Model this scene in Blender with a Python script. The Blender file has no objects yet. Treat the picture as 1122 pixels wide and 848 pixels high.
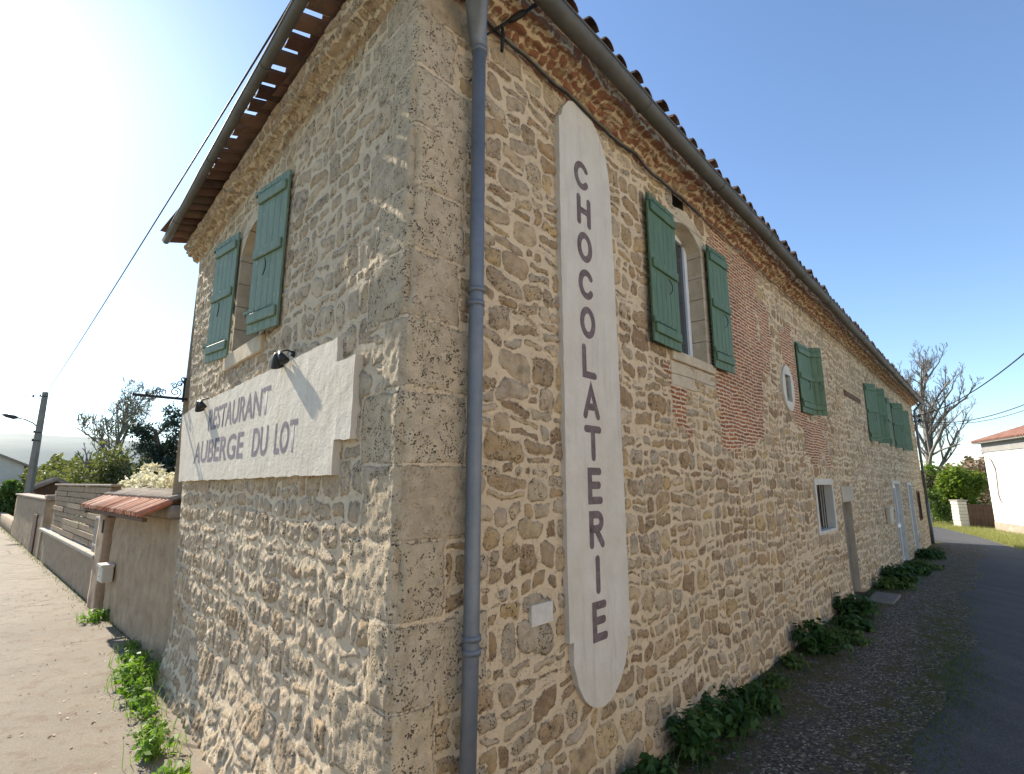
import bpy, bmesh, math, random
import numpy as np
from mathutils import Vector, Matrix
random.seed(7)
R_ = math.radians
sc = bpy.context.scene
COL = sc.collection

# ------------------------------------------------------------------ camera, sky, sun, exposure
cam = bpy.data.cameras.new('camera'); camo = bpy.data.objects.new('camera', cam); COL.objects.link(camo)
cam.sensor_width = 36.0; cam.lens = 18.0; cam.clip_start = .05; cam.clip_end = 6000
camo.location = (0, 0, 2.5); camo.rotation_euler = (R_(90 + 10.6), 0, 0)
sc.camera = camo
SUN_AZ, SUN_EL = -49.8, 33.5            # azimuth from +Y towards +X, elevation
w = bpy.data.worlds.new('World'); sc.world = w; w.use_nodes = True
nt = w.node_tree; nt.nodes.clear()
sky = nt.nodes.new('ShaderNodeTexSky'); sky.sky_type = 'NISHITA'; sky.sun_disc = False
sky.sun_elevation = R_(SUN_EL); sky.sun_rotation = R_(SUN_AZ)
sky.altitude = 100; sky.air_density = 1.0; sky.dust_density = .2; sky.ozone_density = 3.2
bg = nt.nodes.new('ShaderNodeBackground'); bg.inputs['Strength'].default_value = .12
wo = nt.nodes.new('ShaderNodeOutputWorld')
nt.links.new(sky.outputs[0], bg.inputs[0]); nt.links.new(bg.outputs[0], wo.inputs[0])
sl = bpy.data.lights.new('sun', 'SUN'); sl.energy = 5.0; sl.angle = R_(.5); sl.color = (1, .91, .76)
so = bpy.data.objects.new('sun', sl); COL.objects.link(so)
sd = Vector((math.sin(R_(SUN_AZ)) * math.cos(R_(SUN_EL)), math.cos(R_(SUN_AZ)) * math.cos(R_(SUN_EL)), math.sin(R_(SUN_EL))))
so.rotation_euler = sd.to_track_quat('Z', 'Y').to_euler(); so.location = sd * 60
sc.view_settings.view_transform = 'Standard'; sc.view_settings.look = 'None'
sc.view_settings.exposure = 1.1; sc.view_settings.gamma = 1; sc.view_settings.use_curve_mapping = False
sc.cycles.max_bounces = 6; sc.cycles.diffuse_bounces = 4; sc.cycles.use_denoising = True

# ------------------------------------------------------------------ frames of reference
C0 = Vector((-.6725, 3.1399, 0))
XR = Vector((.68072, .73254, 0)); NR = Vector((.73254, -.68072, 0))
XL = Vector((.67944, -.73373, 0)); NL = Vector((-.73373, -.67944, 0))
XG = Vector((.73311, -.68011, 0)); NG = Vector((-.68011, -.73311, 0)); G0 = Vector((-4.47, 7.35, 0))
def frame(o, x, n):
    y = -n
    return Matrix(((x.x, y.x, 0, o.x), (x.y, y.y, 0, o.y), (x.z, y.z, 1, o.z), (0, 0, 0, 1)))
MR, ML, MG = frame(C0, XR, NR), frame(C0, XL, NL), frame(G0, XG, NG)
I4 = Matrix.Identity(4)
def ray(px, py, d):     # point at forward distance d seen at a photo position, used once to measure where the lines run
    P_ = R_(10.6); a = px - 561; u = 424 - py; f = 561 * math.cos(P_) - u * math.sin(P_); z = 561 * math.sin(P_) + u * math.cos(P_); return Vector((a * d / f, d, 2.5 + z * d / f))
def hgt(x, y):
    s = (Vector((x, y, 0)) - C0).dot(XR)
    t = min(1, max(0, (s - 9) / 20)); t = t * t * (3 - 2 * t)
    return -.33 * t

# ------------------------------------------------------------------ object helpers
def tag(o, label=None, cat=None, group=None, kind=None):
    if label: o['label'] = label
    if cat: o['category'] = cat
    if group: o['group'] = group
    if kind: o['kind'] = kind
    return o
def empty(name, M, label, cat, group=None):
    o = bpy.data.objects.new(name, None); COL.objects.link(o); o.matrix_world = M
    o.empty_display_size = .2
    return tag(o, label, cat, group)
def link(name, me, mat, parent=None, M=None, smooth=False):
    """M: matrix of the mesh's coordinates in the parent's space (or world)"""
    o = bpy.data.objects.new(name, me); COL.objects.link(o)
    if mat is not None:
        for m in (mat if isinstance(mat, (list, tuple)) else [mat]): me.materials.append(m)
    if parent is not None: o.parent = parent
    if M is not None: o.matrix_local = M
    if smooth:
        me.polygons.foreach_set('use_smooth', [True] * len(me.polygons))
    return o
class MB:
    def __init__(s): s.v = []; s.f = []; s.mi = []; s.cur = 0
    def add(s, vs, fs):
        b = len(s.v); s.v += [tuple(p) for p in vs]
        for f in fs: s.f.append(tuple(b + i for i in f)); s.mi.append(s.cur)
    def box(s, a, b, M=None, bev=0):
        x0, y0, z0 = a; x1, y1, z1 = b
        if x0 > x1: x0, x1 = x1, x0
        if y0 > y1: y0, y1 = y1, y0
        if z0 > z1: z0, z1 = z1, z0
        e = min(bev, (x1 - x0) * .4, (y1 - y0) * .4, (z1 - z0) * .4)
        if e <= 0:
            vs = [Vector(p) for p in ((x0,y0,z0),(x1,y0,z0),(x1,y1,z0),(x0,y1,z0),(x0,y0,z1),(x1,y0,z1),(x1,y1,z1),(x0,y1,z1))]
            fs = [(0,3,2,1),(4,5,6,7),(0,1,5,4),(1,2,6,5),(2,3,7,6),(3,0,4,7)]
        else:
            bm = bmesh.new(); bmesh.ops.create_cube(bm, size=1)
            for v in bm.verts: v.co = Vector((x0 + (v.co.x + .5) * (x1 - x0), y0 + (v.co.y + .5) * (y1 - y0), z0 + (v.co.z + .5) * (z1 - z0)))
            bmesh.ops.bevel(bm, geom=list(bm.edges), offset=e, segments=1, affect='EDGES')
            bm.verts.index_update(); vs = [v.co.copy() for v in bm.verts]; fs = [[v.index for v in f.verts] for f in bm.faces]; bm.free()
        if M is not None: vs = [M @ v for v in vs]
        s.add(vs, fs)
    def tube(s, pts, rad, n=8, cap=True):
        pts = [Vector(p) for p in pts]; k = len(pts)
        rad = rad if isinstance(rad, (list, tuple)) else [rad] * k
        b = len(s.v); up = None
        for i, p in enumerate(pts):
            d = (pts[min(i + 1, k - 1)] - pts[max(i - 1, 0)])
            d = d.normalized() if d.length > 1e-9 else Vector((0, 0, 1))
            if up is None:
                up = Vector((0, 0, 1)) if abs(d.z) < .9 else Vector((1, 0, 0))
            a = up - d * up.dot(d)
            if a.length < 1e-4: a = d.orthogonal()
            a.normalize(); up = a; c = d.cross(a)
            for j in range(n):
                t = 2 * math.pi * j / n
                s.v.append(tuple(p + (a * math.cos(t) + c * math.sin(t)) * rad[i]))
        for i in range(k - 1):
            for j in range(n):
                q = (j + 1) % n
                s.f.append((b + i * n + j, b + i * n + q, b + (i + 1) * n + q, b + (i + 1) * n + j)); s.mi.append(s.cur)
        if cap:
            s.f.append(tuple(b + j for j in reversed(range(n)))); s.mi.append(s.cur)
            s.f.append(tuple(b + (k - 1) * n + j for j in range(n))); s.mi.append(s.cur)
    def prism(s, poly, y0, y1):
        """polygon in the x,z plane (counter-clockwise seen from -y), extruded from y0 (front) to y1"""
        n = len(poly); vs = [(x, y0, z) for x, z in poly] + [(x, y1, z) for x, z in poly]
        fs = [tuple(range(n)), tuple(range(2 * n - 1, n - 1, -1))]
        fs += [(i, i + n, (i + 1) % n + n, (i + 1) % n) for i in range(n)]
        s.add(vs, fs)
    def ring(s, outer, inner, y0, y1):
        n = len(outer)
        vs = [(x, y0, z) for x, z in outer] + [(x, y0, z) for x, z in inner] + [(x, y1, z) for x, z in outer] + [(x, y1, z) for x, z in inner]
        fs = []
        for i in range(n):
            j = (i + 1) % n
            fs += [(i, j, n + j, n + i), (i, 2 * n + i, 2 * n + j, j), (n + i, n + j, 3 * n + j, 3 * n + i), (2 * n + i, 3 * n + i, 3 * n + j, 2 * n + j)]
        s.add(vs, fs)
    def build(s, name, mat, parent=None, M=None, smooth=False):
        me = bpy.data.meshes.new(name); me.from_pydata(s.v, [], s.f); 
        o = link(name, me, mat, parent, M, smooth)
        if any(s.mi): me.polygons.foreach_set('material_index', s.mi)
        me.update(); return o
def sub(name, mb, mat, parent, smooth=False): return mb.build(name, mat, parent, None, smooth)

# ------------------------------------------------------------------ materials
def new_mat(name):
    m = bpy.data.materials.new(name); m.use_nodes = True; nt = m.node_tree
    b = nt.nodes['Principled BSDF']; b.inputs['Roughness'].default_value = .85
    b.inputs['Specular IOR Level'].default_value = .25
    return m, nt, b
def N(nt, t, **k):
    n = nt.nodes.new(t)
    for a, v in k.items():
        if a.startswith('i_'): n.inputs[a[2:].replace('_', ' ')].default_value = v
        else: setattr(n, a, v)
    return n
def noise(nt, co, scale, detail=4, rough=.55):
    n = N(nt, 'ShaderNodeTexNoise'); n.inputs['Scale'].default_value = scale; n.inputs['Detail'].default_value = detail; n.inputs['Roughness'].default_value = rough
    nt.links.new(co, n.inputs['Vector']); return n.outputs['Fac']
def ramp(nt, fac, stops, interp='LINEAR'):
    n = N(nt, 'ShaderNodeValToRGB'); cr = n.color_ramp; cr.interpolation = interp
    while len(cr.elements) < len(stops): cr.elements.new(.5)
    for e, (p, c) in zip(cr.elements, stops):
        e.position = p; e.color = (c if isinstance(c, tuple) else (c, c, c)) + (1,)
    nt.links.new(fac, n.inputs[0]); return n.outputs[0]
def mix(nt, fac, a, b, mode='MIX'):
    n = N(nt, 'ShaderNodeMix', data_type='RGBA', blend_type=mode)
    for sck, v in ((n.inputs['Factor'], fac), (n.inputs['A'], a), (n.inputs['B'], b)):
        if hasattr(v, 'is_linked'): nt.links.new(v, sck)
        elif isinstance(v, tuple): sck.default_value = v + (1,)
        else: sck.default_value = v
    return n.outputs['Result']
def mth(nt, op, a, b=0., c=0., clamp=False):
    n = N(nt, 'ShaderNodeMath', operation=op); n.use_clamp = clamp
    for i, v in enumerate((a, b, c)):
        if hasattr(v, 'is_linked'): nt.links.new(v, n.inputs[i])
        else: n.inputs[i].default_value = v
    return n.outputs[0]
def mapr(nt, v, a, b, c=0., d=1., smooth=True):
    n = N(nt, 'ShaderNodeMapRange'); n.interpolation_type = 'SMOOTHSTEP' if smooth else 'LINEAR'
    nt.links.new(v, n.inputs[0])
    for i, q in enumerate((a, b, c, d)): n.inputs[i + 1].default_value = q
    return n.outputs[0]
def coords(nt, kind='Object'): return N(nt, 'ShaderNodeTexCoord').outputs[kind]
def bump(nt, b, h, dist=.01, strength=1., prev=None):
    n = N(nt, 'ShaderNodeBump'); n.inputs['Distance'].default_value = dist; n.inputs['Strength'].default_value = strength
    nt.links.new(h, n.inputs['Height'])
    if prev is not None: nt.links.new(prev, n.inputs['Normal'])
    nt.links.new(n.outputs[0], b.inputs['Normal']); return n.outputs[0]
def simple(name, c1, c2, scale=6, rough=.85, bmp=.004, bscale=40, metal=0., spec=.25, kind='Object', det=5):
    m, nt, b = new_mat(name); co = coords(nt, kind)
    f = noise(nt, co, scale, det, .6); f2 = noise(nt, co, scale * 7, 4, .6)
    f = mth(nt, 'ADD', mth(nt, 'MULTIPLY', f, .7), mth(nt, 'MULTIPLY', f2, .3))
    col = ramp(nt, f, [(.32, c1), (.68, c2)])
    nt.links.new(col, b.inputs['Base Color']); b.inputs['Roughness'].default_value = rough
    b.inputs['Metallic'].default_value = metal; b.inputs['Specular IOR Level'].default_value = spec
    if bmp: bump(nt, b, noise(nt, co, bscale, 5, .65), bmp)
    return m

def stone_mat(name, pal, mortar, mortar2, fine=1.0, cavity=.5, quoin=((.6, .51, .38), (.47, .395, .29))):
    m, nt, b = new_mat(name); co = coords(nt)
    def at(n): a = N(nt, 'ShaderNodeAttribute'); a.attribute_name = n; return a.outputs['Fac']
    ed, rn, r2, bk, qn, cr = at('ed'), at('rn'), at('r2'), at('bk'), at('qn'), at('crn')
    n_big = noise(nt, co, 1.1, 4); n_mid = noise(nt, co, 9, 6, .65); n_fine = noise(nt, co, 55, 6, .7); n_grit = noise(nt, co, 190, 3, .6)
    e = mth(nt, 'ADD', ed, mth(nt, 'MULTIPLY', mth(nt, 'SUBTRACT', n_fine, .5), .045))
    e = mth(nt, 'ADD', e, mth(nt, 'MULTIPLY', mth(nt, 'SUBTRACT', n_mid, .5), .05))
    mask = mapr(nt, e, -.004, .009)
    # stone colour from the stone's own random number
    k = len(pal); sc_ = ramp(nt, rn, [((i + .5) / k, c) for i, c in enumerate(pal)])
    mott = ramp(nt, n_mid, [(.3, .5), (.48, .95), (.72, 1.25)])
    stone = mix(nt, 1., sc_, mott, 'MULTIPLY')
    # ochre / rust patches inside some stones
    pat = mth(nt, 'MULTIPLY', mapr(nt, noise(nt, co, 14, 4, .6), .52, .68), mapr(nt, r2, .3, .8))
    stone = mix(nt, mth(nt, 'MULTIPLY', pat, .5), stone, (.4, .26, .13))
    stone = mix(nt, mth(nt, 'MULTIPLY', mapr(nt, noise(nt, co, 24, 5, .6), .5, .72), .5), stone, (.43, .4, .34))
    # quoins: big grey dressed blocks
    qc = mix(nt, mapr(nt, n_mid, .35, .65), quoin[1], quoin[0]); qc = mix(nt, mapr(nt, noise(nt, co, 5, 5, .6), .45, .65, 0, .6), qc, (.46, .38, .26))
    qc = mix(nt, 1., qc, ramp(nt, r2, [(.3, (.82, .8, .78)), (.6, (1.0, .96, .9)), (.95, (1.14, 1.1, 1.04))]), 'MULTIPLY')
    stone = mix(nt, mth(nt, 'MULTIPLY', qn, .7), stone, qc)
    # pits: dark holes in the porous limestone
    vor = N(nt, 'ShaderNodeTexVoronoi'); vor.inputs['Scale'].default_value = 62; vor.inputs['Randomness'].default_value = 1; nt.links.new(co, vor.inputs['Vector'])
    vsel = mapr(nt, noise(nt, co, 13, 4), .47, .56)
    pit = mth(nt, 'MULTIPLY', mapr(nt, mth(nt, 'ADD', vor.outputs['Distance'], mth(nt, 'MULTIPLY', mth(nt, 'SUBTRACT', noise(nt, co, 30, 3), .5), .9)), .4, .26), vsel)
    pit = mth(nt, 'MULTIPLY', pit, mapr(nt, r2, .25, .6))
    grit = ramp(nt, n_grit, [(.3, .72), (.55, 1.05), (.75, 1.22)])
    stone = mix(nt, .8, stone, grit, 'MULTIPLY')
    stone = mix(nt, mth(nt, 'MULTIPLY', pit, .9), stone, (.055, .032, .018))
    # mortar
    mo = mix(nt, n_mid, mortar, mortar2); mo = mix(nt, .55, mo, grit, 'MULTIPLY')
    mo = mix(nt, mapr(nt, n_big, .42, .62, 0., .45), mo, tuple(c * .72 for c in mortar2))
    # dark contact line where the mortar meets the stone
    line = mth(nt, 'MULTIPLY', mapr(nt, e, -.006, .001), mapr(nt, e, .014, .004))
    line = mth(nt, 'MULTIPLY', line, mapr(nt, noise(nt, co, 20, 4), .47, .6))
    stone = mix(nt, .05, stone, mo); stone = mix(nt, mapr(nt, noise(nt, co, 11, 7, .7), .58, .72, 0, .5), stone, mo)
    col = mix(nt, mask, mo, stone)
    col = mix(nt, mth(nt, 'MULTIPLY', line, cavity), col, (.1, .07, .045))
    # thin bricks
    warp = mth(nt, 'MULTIPLY', mth(nt, 'SUBTRACT', noise(nt, co, 2.2, 3), .5), .09)
    warp = mth(nt, 'ADD', warp, mth(nt, 'MULTIPLY', mth(nt, 'SUBTRACT', noise(nt, co, 14, 2), .5), .018))
    sx = N(nt, 'ShaderNodeSeparateXYZ'); nt.links.new(co, sx.inputs[0])
    cx = N(nt, 'ShaderNodeCombineXYZ'); nt.links.new(mth(nt, 'ADD', sx.outputs[0], mth(nt, 'MULTIPLY', warp, 1.5)), cx.inputs[0]); nt.links.new(mth(nt, 'ADD', sx.outputs[2], warp), cx.inputs[1])
    br = N(nt, 'ShaderNodeTexBrick'); nt.links.new(cx.outputs[0], br.inputs['Vector'])
    br.inputs['Color1'].default_value = (.44, .155, .06, 1); br.inputs['Color2'].default_value = (.27, .09, .04, 1); br.inputs['Mortar'].default_value = (.66, .53, .37, 1)
    br.inputs['Scale'].default_value = 1; br.inputs['Mortar Size'].default_value = .011; br.inputs['Mortar Smooth'].default_value = .15
    br.inputs['Brick Width'].default_value = .27; br.inputs['Row Height'].default_value = .054; br.offset = .45
    bcol = mix(nt, .9, br.outputs['Color'], ramp(nt, noise(nt, co, 30, 4), [(.3, .7), (.7, 1.3)]), 'MULTIPLY')
    lost = mapr(nt, noise(nt, co, 5.5, 5, .65), .58, .66)
    bcol = mix(nt, mth(nt, 'MULTIPLY', lost, .75), bcol, mo)
    bmask = mapr(nt, mth(nt, 'ADD', bk, mth(nt, 'MULTIPLY', mth(nt, 'SUBTRACT', n_mid, .5), .5)), .44, .56)
    col = mix(nt, bmask, col, bcol)
    # reddish cornice rubble
    cmask = mth(nt, 'MULTIPLY', cr, mapr(nt, noise(nt, co, 6, 4, .6), .38, .5))
    col = mix(nt, mth(nt, 'MULTIPLY', cmask, mask), col, mix(nt, n_fine, (.19, .07, .04), (.4, .19, .11)))
    # broad staining
    tone = ramp(nt, n_big, [(.3, .84), (.5, 1.0), (.7, 1.1)]); col = mix(nt, .8, col, tone, 'MULTIPLY')
    nt.links.new(col, b.inputs['Base Color']); b.inputs['Roughness'].default_value = .93
    h = mth(nt, 'ADD', mth(nt, 'MULTIPLY', n_fine, .7), mth(nt, 'MULTIPLY', n_grit, .45))
    h = mth(nt, 'ADD', h, mth(nt, 'MULTIPLY', mask, .35)); h = mth(nt, 'SUBTRACT', h, mth(nt, 'MULTIPLY', pit, 1.2))
    h = mth(nt, 'SUBTRACT', h, mth(nt, 'MULTIPLY', mth(nt, 'MULTIPLY', bmask, br.outputs['Fac']), .9))
    bump(nt, b, h, .012 * fine, 1.)
    return m

MAT = {}
MAT['stoneR'] = stone_mat('limestone rubble street side', [(.3, .185, .095), (.5, .35, .185), (.44, .35, .24), (.42, .265, .13), (.6, .46, .3), (.33, .22, .12), (.55, .37, .17), (.47, .38, .27), (.38, .24, .12)], (.8, .62, .41), (.69, .52, .33), cavity=.7)
MAT['stoneL'] = stone_mat('limestone rubble gable side', [(.5, .375, .24), (.44, .34, .235), (.57, .43, .275), (.45, .31, .18), (.6, .47, .32), (.5, .395, .28)], (.79, .64, .45), (.68, .54, .37), fine=1.5)
MAT['dressed'] = simple('dressed limestone', (.34, .27, .18), (.5, .41, .29), 4, bmp=.004, bscale=60)
def jointed():
    m, nt, b = new_mat('dressed limestone blocks'); co = coords(nt); f = noise(nt, co, 5, 6, .65)
    c = ramp(nt, f, [(.3, (.42, .33, .22)), (.7, (.6, .5, .36))]); sx = N(nt, 'ShaderNodeSeparateXYZ'); nt.links.new(co, sx.inputs[0])
    w_ = mth(nt, 'ABSOLUTE', mth(nt, 'SUBTRACT', mth(nt, 'FRACT', mth(nt, 'ADD', mth(nt, 'MULTIPLY', sx.outputs[2], 3.3), mth(nt, 'MULTIPLY', noise(nt, co, 1.5, 2), .12))), .5))
    c = mix(nt, mapr(nt, w_, .022, .008, 0, .75), c, (.13, .09, .06)); c = mix(nt, mapr(nt, noise(nt, co, 26, 6, .75), .56, .68, 0, .6), c, (.28, .2, .13))
    nt.links.new(c, b.inputs['Base Color']); b.inputs['Roughness'].default_value = .9; bump(nt, b, mth(nt, 'ADD', noise(nt, co, 45, 5, .7), mapr(nt, w_, .01, .03)), .006); return m
MAT['dressed'] = jointed()
MAT['dressed_white'] = simple('pale painted stone surround', (.5, .46, .38), (.64, .6, .52), 5, bmp=.003, bscale=50)
MAT['reveal'] = simple('rendered reveal', (.36, .3, .22), (.5, .43, .33), 3)
MAT['plaster'] = simple('lime plaster panel', (.47, .445, .4), (.57, .545, .5), 2.2, rough=.9, bmp=.004, bscale=14)
MAT['letter'] = simple('faded purple brown paint', (.125, .085, .085), (.17, .12, .12), 12, bmp=.001)
MAT['letter2'] = simple('faded slate purple paint', (.14, .105, .135), (.21, .165, .19), 14, bmp=.001)
MAT['shutter'] = simple('green shutter paint', (.07, .13, .06), (.095, .165, .08), 5, rough=.55, bmp=.0012, bscale=60, spec=.4)
MAT['shutterL'] = simple('weathered blue green shutter paint', (.1, .155, .11), (.15, .21, .155), 5, rough=.6, bmp=.0012, bscale=60, spec=.4)
def worn(name, c1, c2, under, amt):
    m, nt, b = new_mat(name); co = coords(nt); mp = N(nt, 'ShaderNodeMapping'); mp.inputs['Scale'].default_value = (9, 9, 1.2); nt.links.new(co, mp.inputs[0])
    c = ramp(nt, noise(nt, mp.outputs[0], 2.2, 5, .65), [(.3, c1), (.7, c2)]); c = mix(nt, mth(nt, 'MULTIPLY', mapr(nt, noise(nt, co, 16, 8, .75), .56, .66), amt), c, under)
    nt.links.new(c, b.inputs['Base Color']); b.inputs['Roughness'].default_value = .6; b.inputs['Specular IOR Level'].default_value = .35; bump(nt, b, noise(nt, mp.outputs[0], 12, 5, .7), .002); return m
MAT['zinc'] = worn('streaked zinc pipe', (.11, .125, .145), (.2, .215, .235), (.27, .26, .24), .6)
MAT['shutter'] = worn('green shutter paint, sun worn', (.065, .115, .06), (.115, .185, .1), (.22, .26, .18), .5)
MAT['shutterL'] = worn('blue green shutter paint, chalky', (.115, .165, .105), (.19, .25, .165), (.34, .34, .26), .8)
def plaster():
    m, nt, b = new_mat('stained lime plaster'); co = coords(nt); mp = N(nt, 'ShaderNodeMapping'); mp.inputs['Scale'].default_value = (7, 7, .7); nt.links.new(co, mp.inputs[0])
    c = ramp(nt, noise(nt, co, 2.3, 6, .65), [(.3, (.56, .49, .39)), (.7, (.66, .595, .5))])
    c = mix(nt, mapr(nt, noise(nt, mp.outputs[0], 2, 5, .65), .5, .72, 0, .4), c, (.4, .36, .3)); c = mix(nt, mapr(nt, noise(nt, co, 28, 6, .75), .62, .7, 0, .5), c, (.36, .31, .24))
    nt.links.new(c, b.inputs['Base Color']); b.inputs['Roughness'].default_value = .92
    bump(nt, b, mth(nt, 'ADD', noise(nt, co, 9, 6, .65), mth(nt, 'MULTIPLY', noise(nt, co, 60, 4, .6), .3)), .012); return m
MAT['plaster'] = plaster()
def paint(name, c1, c2):
    m, nt, b = new_mat(name); co = coords(nt); c = ramp(nt, noise(nt, co, 14, 7, .7), [(.35, c1), (.62, c2)])
    c = mix(nt, mapr(nt, noise(nt, co, 40, 6, .8), .57, .66, 0, .55), c, (.4, .36, .33)); nt.links.new(c, b.inputs['Base Color']); b.inputs['Roughness'].default_value = .9; return m
MAT['letter'] = paint('worn purple brown letter paint', (.12, .085, .08), (.19, .14, .135)); MAT['letter2'] = paint('worn slate letter paint', (.15, .12, .14), (.25, .21, .23))
MAT['iron'] = simple('black iron', (.012, .012, .015), (.03, .03, .035), 10, rough=.5, bmp=.001, spec=.4)
MAT['zinc'] = simple('weathered zinc', (.12, .135, .155), (.2, .21, .225), 3, rough=.5, bmp=.0008, bscale=30, metal=.35, spec=.5)
MAT['gutter'] = simple('dull zinc gutter', (.085, .08, .07), (.14, .13, .115), 4, rough=.65, bmp=.001, metal=.2, spec=.4)
MAT['tile'] = simple('old canal roof tile', (.16, .075, .05), (.33, .19, .13), 3.5, bmp=.004, bscale=50)
MAT['tile_orange'] = None; simple('orange terracotta tile', (.42, .17, .1), (.62, .33, .22), 5, bmp=.003)
MAT['tile_grey'] = simple('lichen grey tile', (.16, .12, .09), (.36, .29, .22), 5, bmp=.004)
MAT['wood'] = simple('old brown timber', (.08, .045, .025), (.17, .1, .06), 6, bmp=.003)
MAT['whitepaint'] = simple('white window frame', (.7, .72, .74), (.8, .82, .84), 4, rough=.4, bmp=0, spec=.5)
MAT['dark'] = simple('painted interior shade', (.03, .028, .026), (.05, .045, .04), 3, bmp=0)  # near-black: the shade inside rooms and the wall hole is put into the colour
MAT['cable'] = simple('black rubber cable', (.012, .012, .012), (.03, .028, .026), 8, rough=.6, bmp=0)
MAT['cable_grey'] = simple('grey dusty cable', (.12, .1, .08), (.22, .19, .15), 8, rough=.7, bmp=0)
def glass_mat():
    m, nt, b = new_mat('window glass'); b.inputs['Base Color'].default_value = (.03, .04, .05, 1)
    b.inputs['Roughness'].default_value = .04; b.inputs['Specular IOR Level'].default_value = .8; return m
MAT['glass'] = glass_mat()

# ------------------------------------------------------------------ numpy noise and stone field
rng = np.random.default_rng(11)
_L = rng.random((256, 256))
def vn(x, y):
    xi = np.floor(x).astype(int); yi = np.floor(y).astype(int); fx = x - xi; fy = y - yi
    fx = fx * fx * (3 - 2 * fx); fy = fy * fy * (3 - 2 * fy)
    a = _L[xi & 255, yi & 255]; b = _L[(xi + 1) & 255, yi & 255]; c = _L[xi & 255, (yi + 1) & 255]; d = _L[(xi + 1) & 255, (yi + 1) & 255]
    return (a * (1 - fx) + b * fx) * (1 - fy) + (c * (1 - fx) + d * fx) * fy
def fbm(x, y, o=4):
    s = 0; a = .5; t = 0
    for i in range(o):
        s = s + a * vn(x * 2**i + 17.3 * i, y * 2**i + 5.1 * i); t += a; a *= .5
    return s / t - .5
def sst(x, a, b):
    t = np.clip((x - a) / (b - a), 0, 1); return t * t * (3 - 2 * t)
def stones(X, Z, cw, ch, seed, drop=.32, rnd=1.):
    """coursed rubble, laid stone by stone: signed edge distance, a random number per stone, second random number"""
    r = np.random.default_rng(seed)
    wx = X + .12 * fbm(X * 2.6, Z * 2.6 + seed, 3) + .08 * fbm(X * 8, Z * 8 + seed, 4)
    wz = Z + .2 * fbm(X * .9 + 9, Z * 1.1 + seed, 3) + .1 * fbm(X * 4.5 + 3, Z * 4.5 + seed, 3) + .035 * fbm(X * 12 + 5, Z * 12, 3)
    hs = ch * (.5 + 1.0 * r.random(90)); zb = np.cumsum(hs) - 2.; rows = np.clip(np.searchsorted(zb, wz) - 1, 0, 88)
    ed = np.full(X.shape, -1.); rn = np.zeros(X.shape); r2 = np.zeros(X.shape)
    for k in np.unique(rows):
        m = rows == k; h = zb[k + 1] - zb[k]
        ws = cw * (.42 + 1.0 * r.random(600) ** 1.5) * (.75 + .35 * h / ch); xb = np.cumsum(ws) - 6 - r.random() * .3
        i = np.clip(np.searchsorted(xb, wx[m]) - 1, 0, 598)
        x0 = xb[i]; x1 = xb[i + 1]; w_ = x1 - x0; z0 = np.full(i.shape, zb[k]); z1 = np.full(i.shape, zb[k + 1])
        # some stones are a stack of two thinner ones, cut at a random height
        sp = r.random(600) < drop * (1.3 if h > ch else .5); cut = (.36 + .28 * r.random(600))[i] * h + zb[k]; spl = sp[i]
        upper = wz[m] > cut
        z0 = np.where(spl & upper, cut, z0); z1 = np.where(spl & ~upper, cut, z1)
        sid = i * 2 + (spl & upper)
        q1, q2, a, b, c, d, tl = (r.random(1400)[sid] for _ in range(7))
        g = .004; v = .024 * (ch / .15)
        x0 = x0 + g + v * a ** 2; x1 = x1 - g - v * b ** 2; z0 = z0 + g + v * .9 * c ** 2; z1 = z1 - g - v * .9 * d ** 2
        hx = (x1 - x0) / 2; hz = (z1 - z0) / 2; px = wx[m] - (x0 + x1) / 2; pz = wz[m] - (z0 + z1) / 2 + (tl - .5) * .4 * px
        rad = np.minimum(hx, hz) * (.45 + .5 * q2) * rnd
        ax = np.abs(px) - hx + rad; az = np.abs(pz) - hz + rad
        dd = -(np.hypot(np.maximum(ax, 0), np.maximum(az, 0)) + np.minimum(np.maximum(ax, az), 0) - rad)
        ed[m] = dd; rn[m] = q1; r2[m] = (q1 * 7.3 + q2) % 1
    return ed, rn, r2
def zline(z0, z1, dz, snaps):
    n = int(round((z1 - z0) / dz)); a = np.linspace(z0, z1, n + 1)
    for s in snaps:
        i = int(np.argmin(np.abs(a - s))); a[i] = s
    return np.unique(a)
ZB = -.6; ZT = 6.26
def quoin_field(S, Z, seed):
    """big dressed blocks up the corner; S>=0 distance from the arris. returns ed, inside mask"""
    ch = .47; iz = np.floor((Z + .2) / ch).astype(int); r = np.random.default_rng(seed)
    wd = (r.random(64) * .3 + .26) + np.where((np.arange(64) + seed) % 2 == 0, .2, 0)
    jit = (r.random(64) - .5) * .08
    zz = np.clip((Z + .2) / ch - iz + .12 * fbm(S * 2.5, Z * 0 + iz * 3.3, 3), 0.001, .999)
    w_ = wd[iz % 64] + .09 * fbm(S * 5, Z * 5)
    ex = w_ - S; ez = np.minimum(zz, 1 - zz) * ch
    inside = ex > -.01
    ed = np.minimum(ex, ez) - .006 - .004 + .012 * fbm(S * 6 + 3, Z * 6)
    return ed, inside, (iz * .37 + seed * .21) % 1
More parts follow.
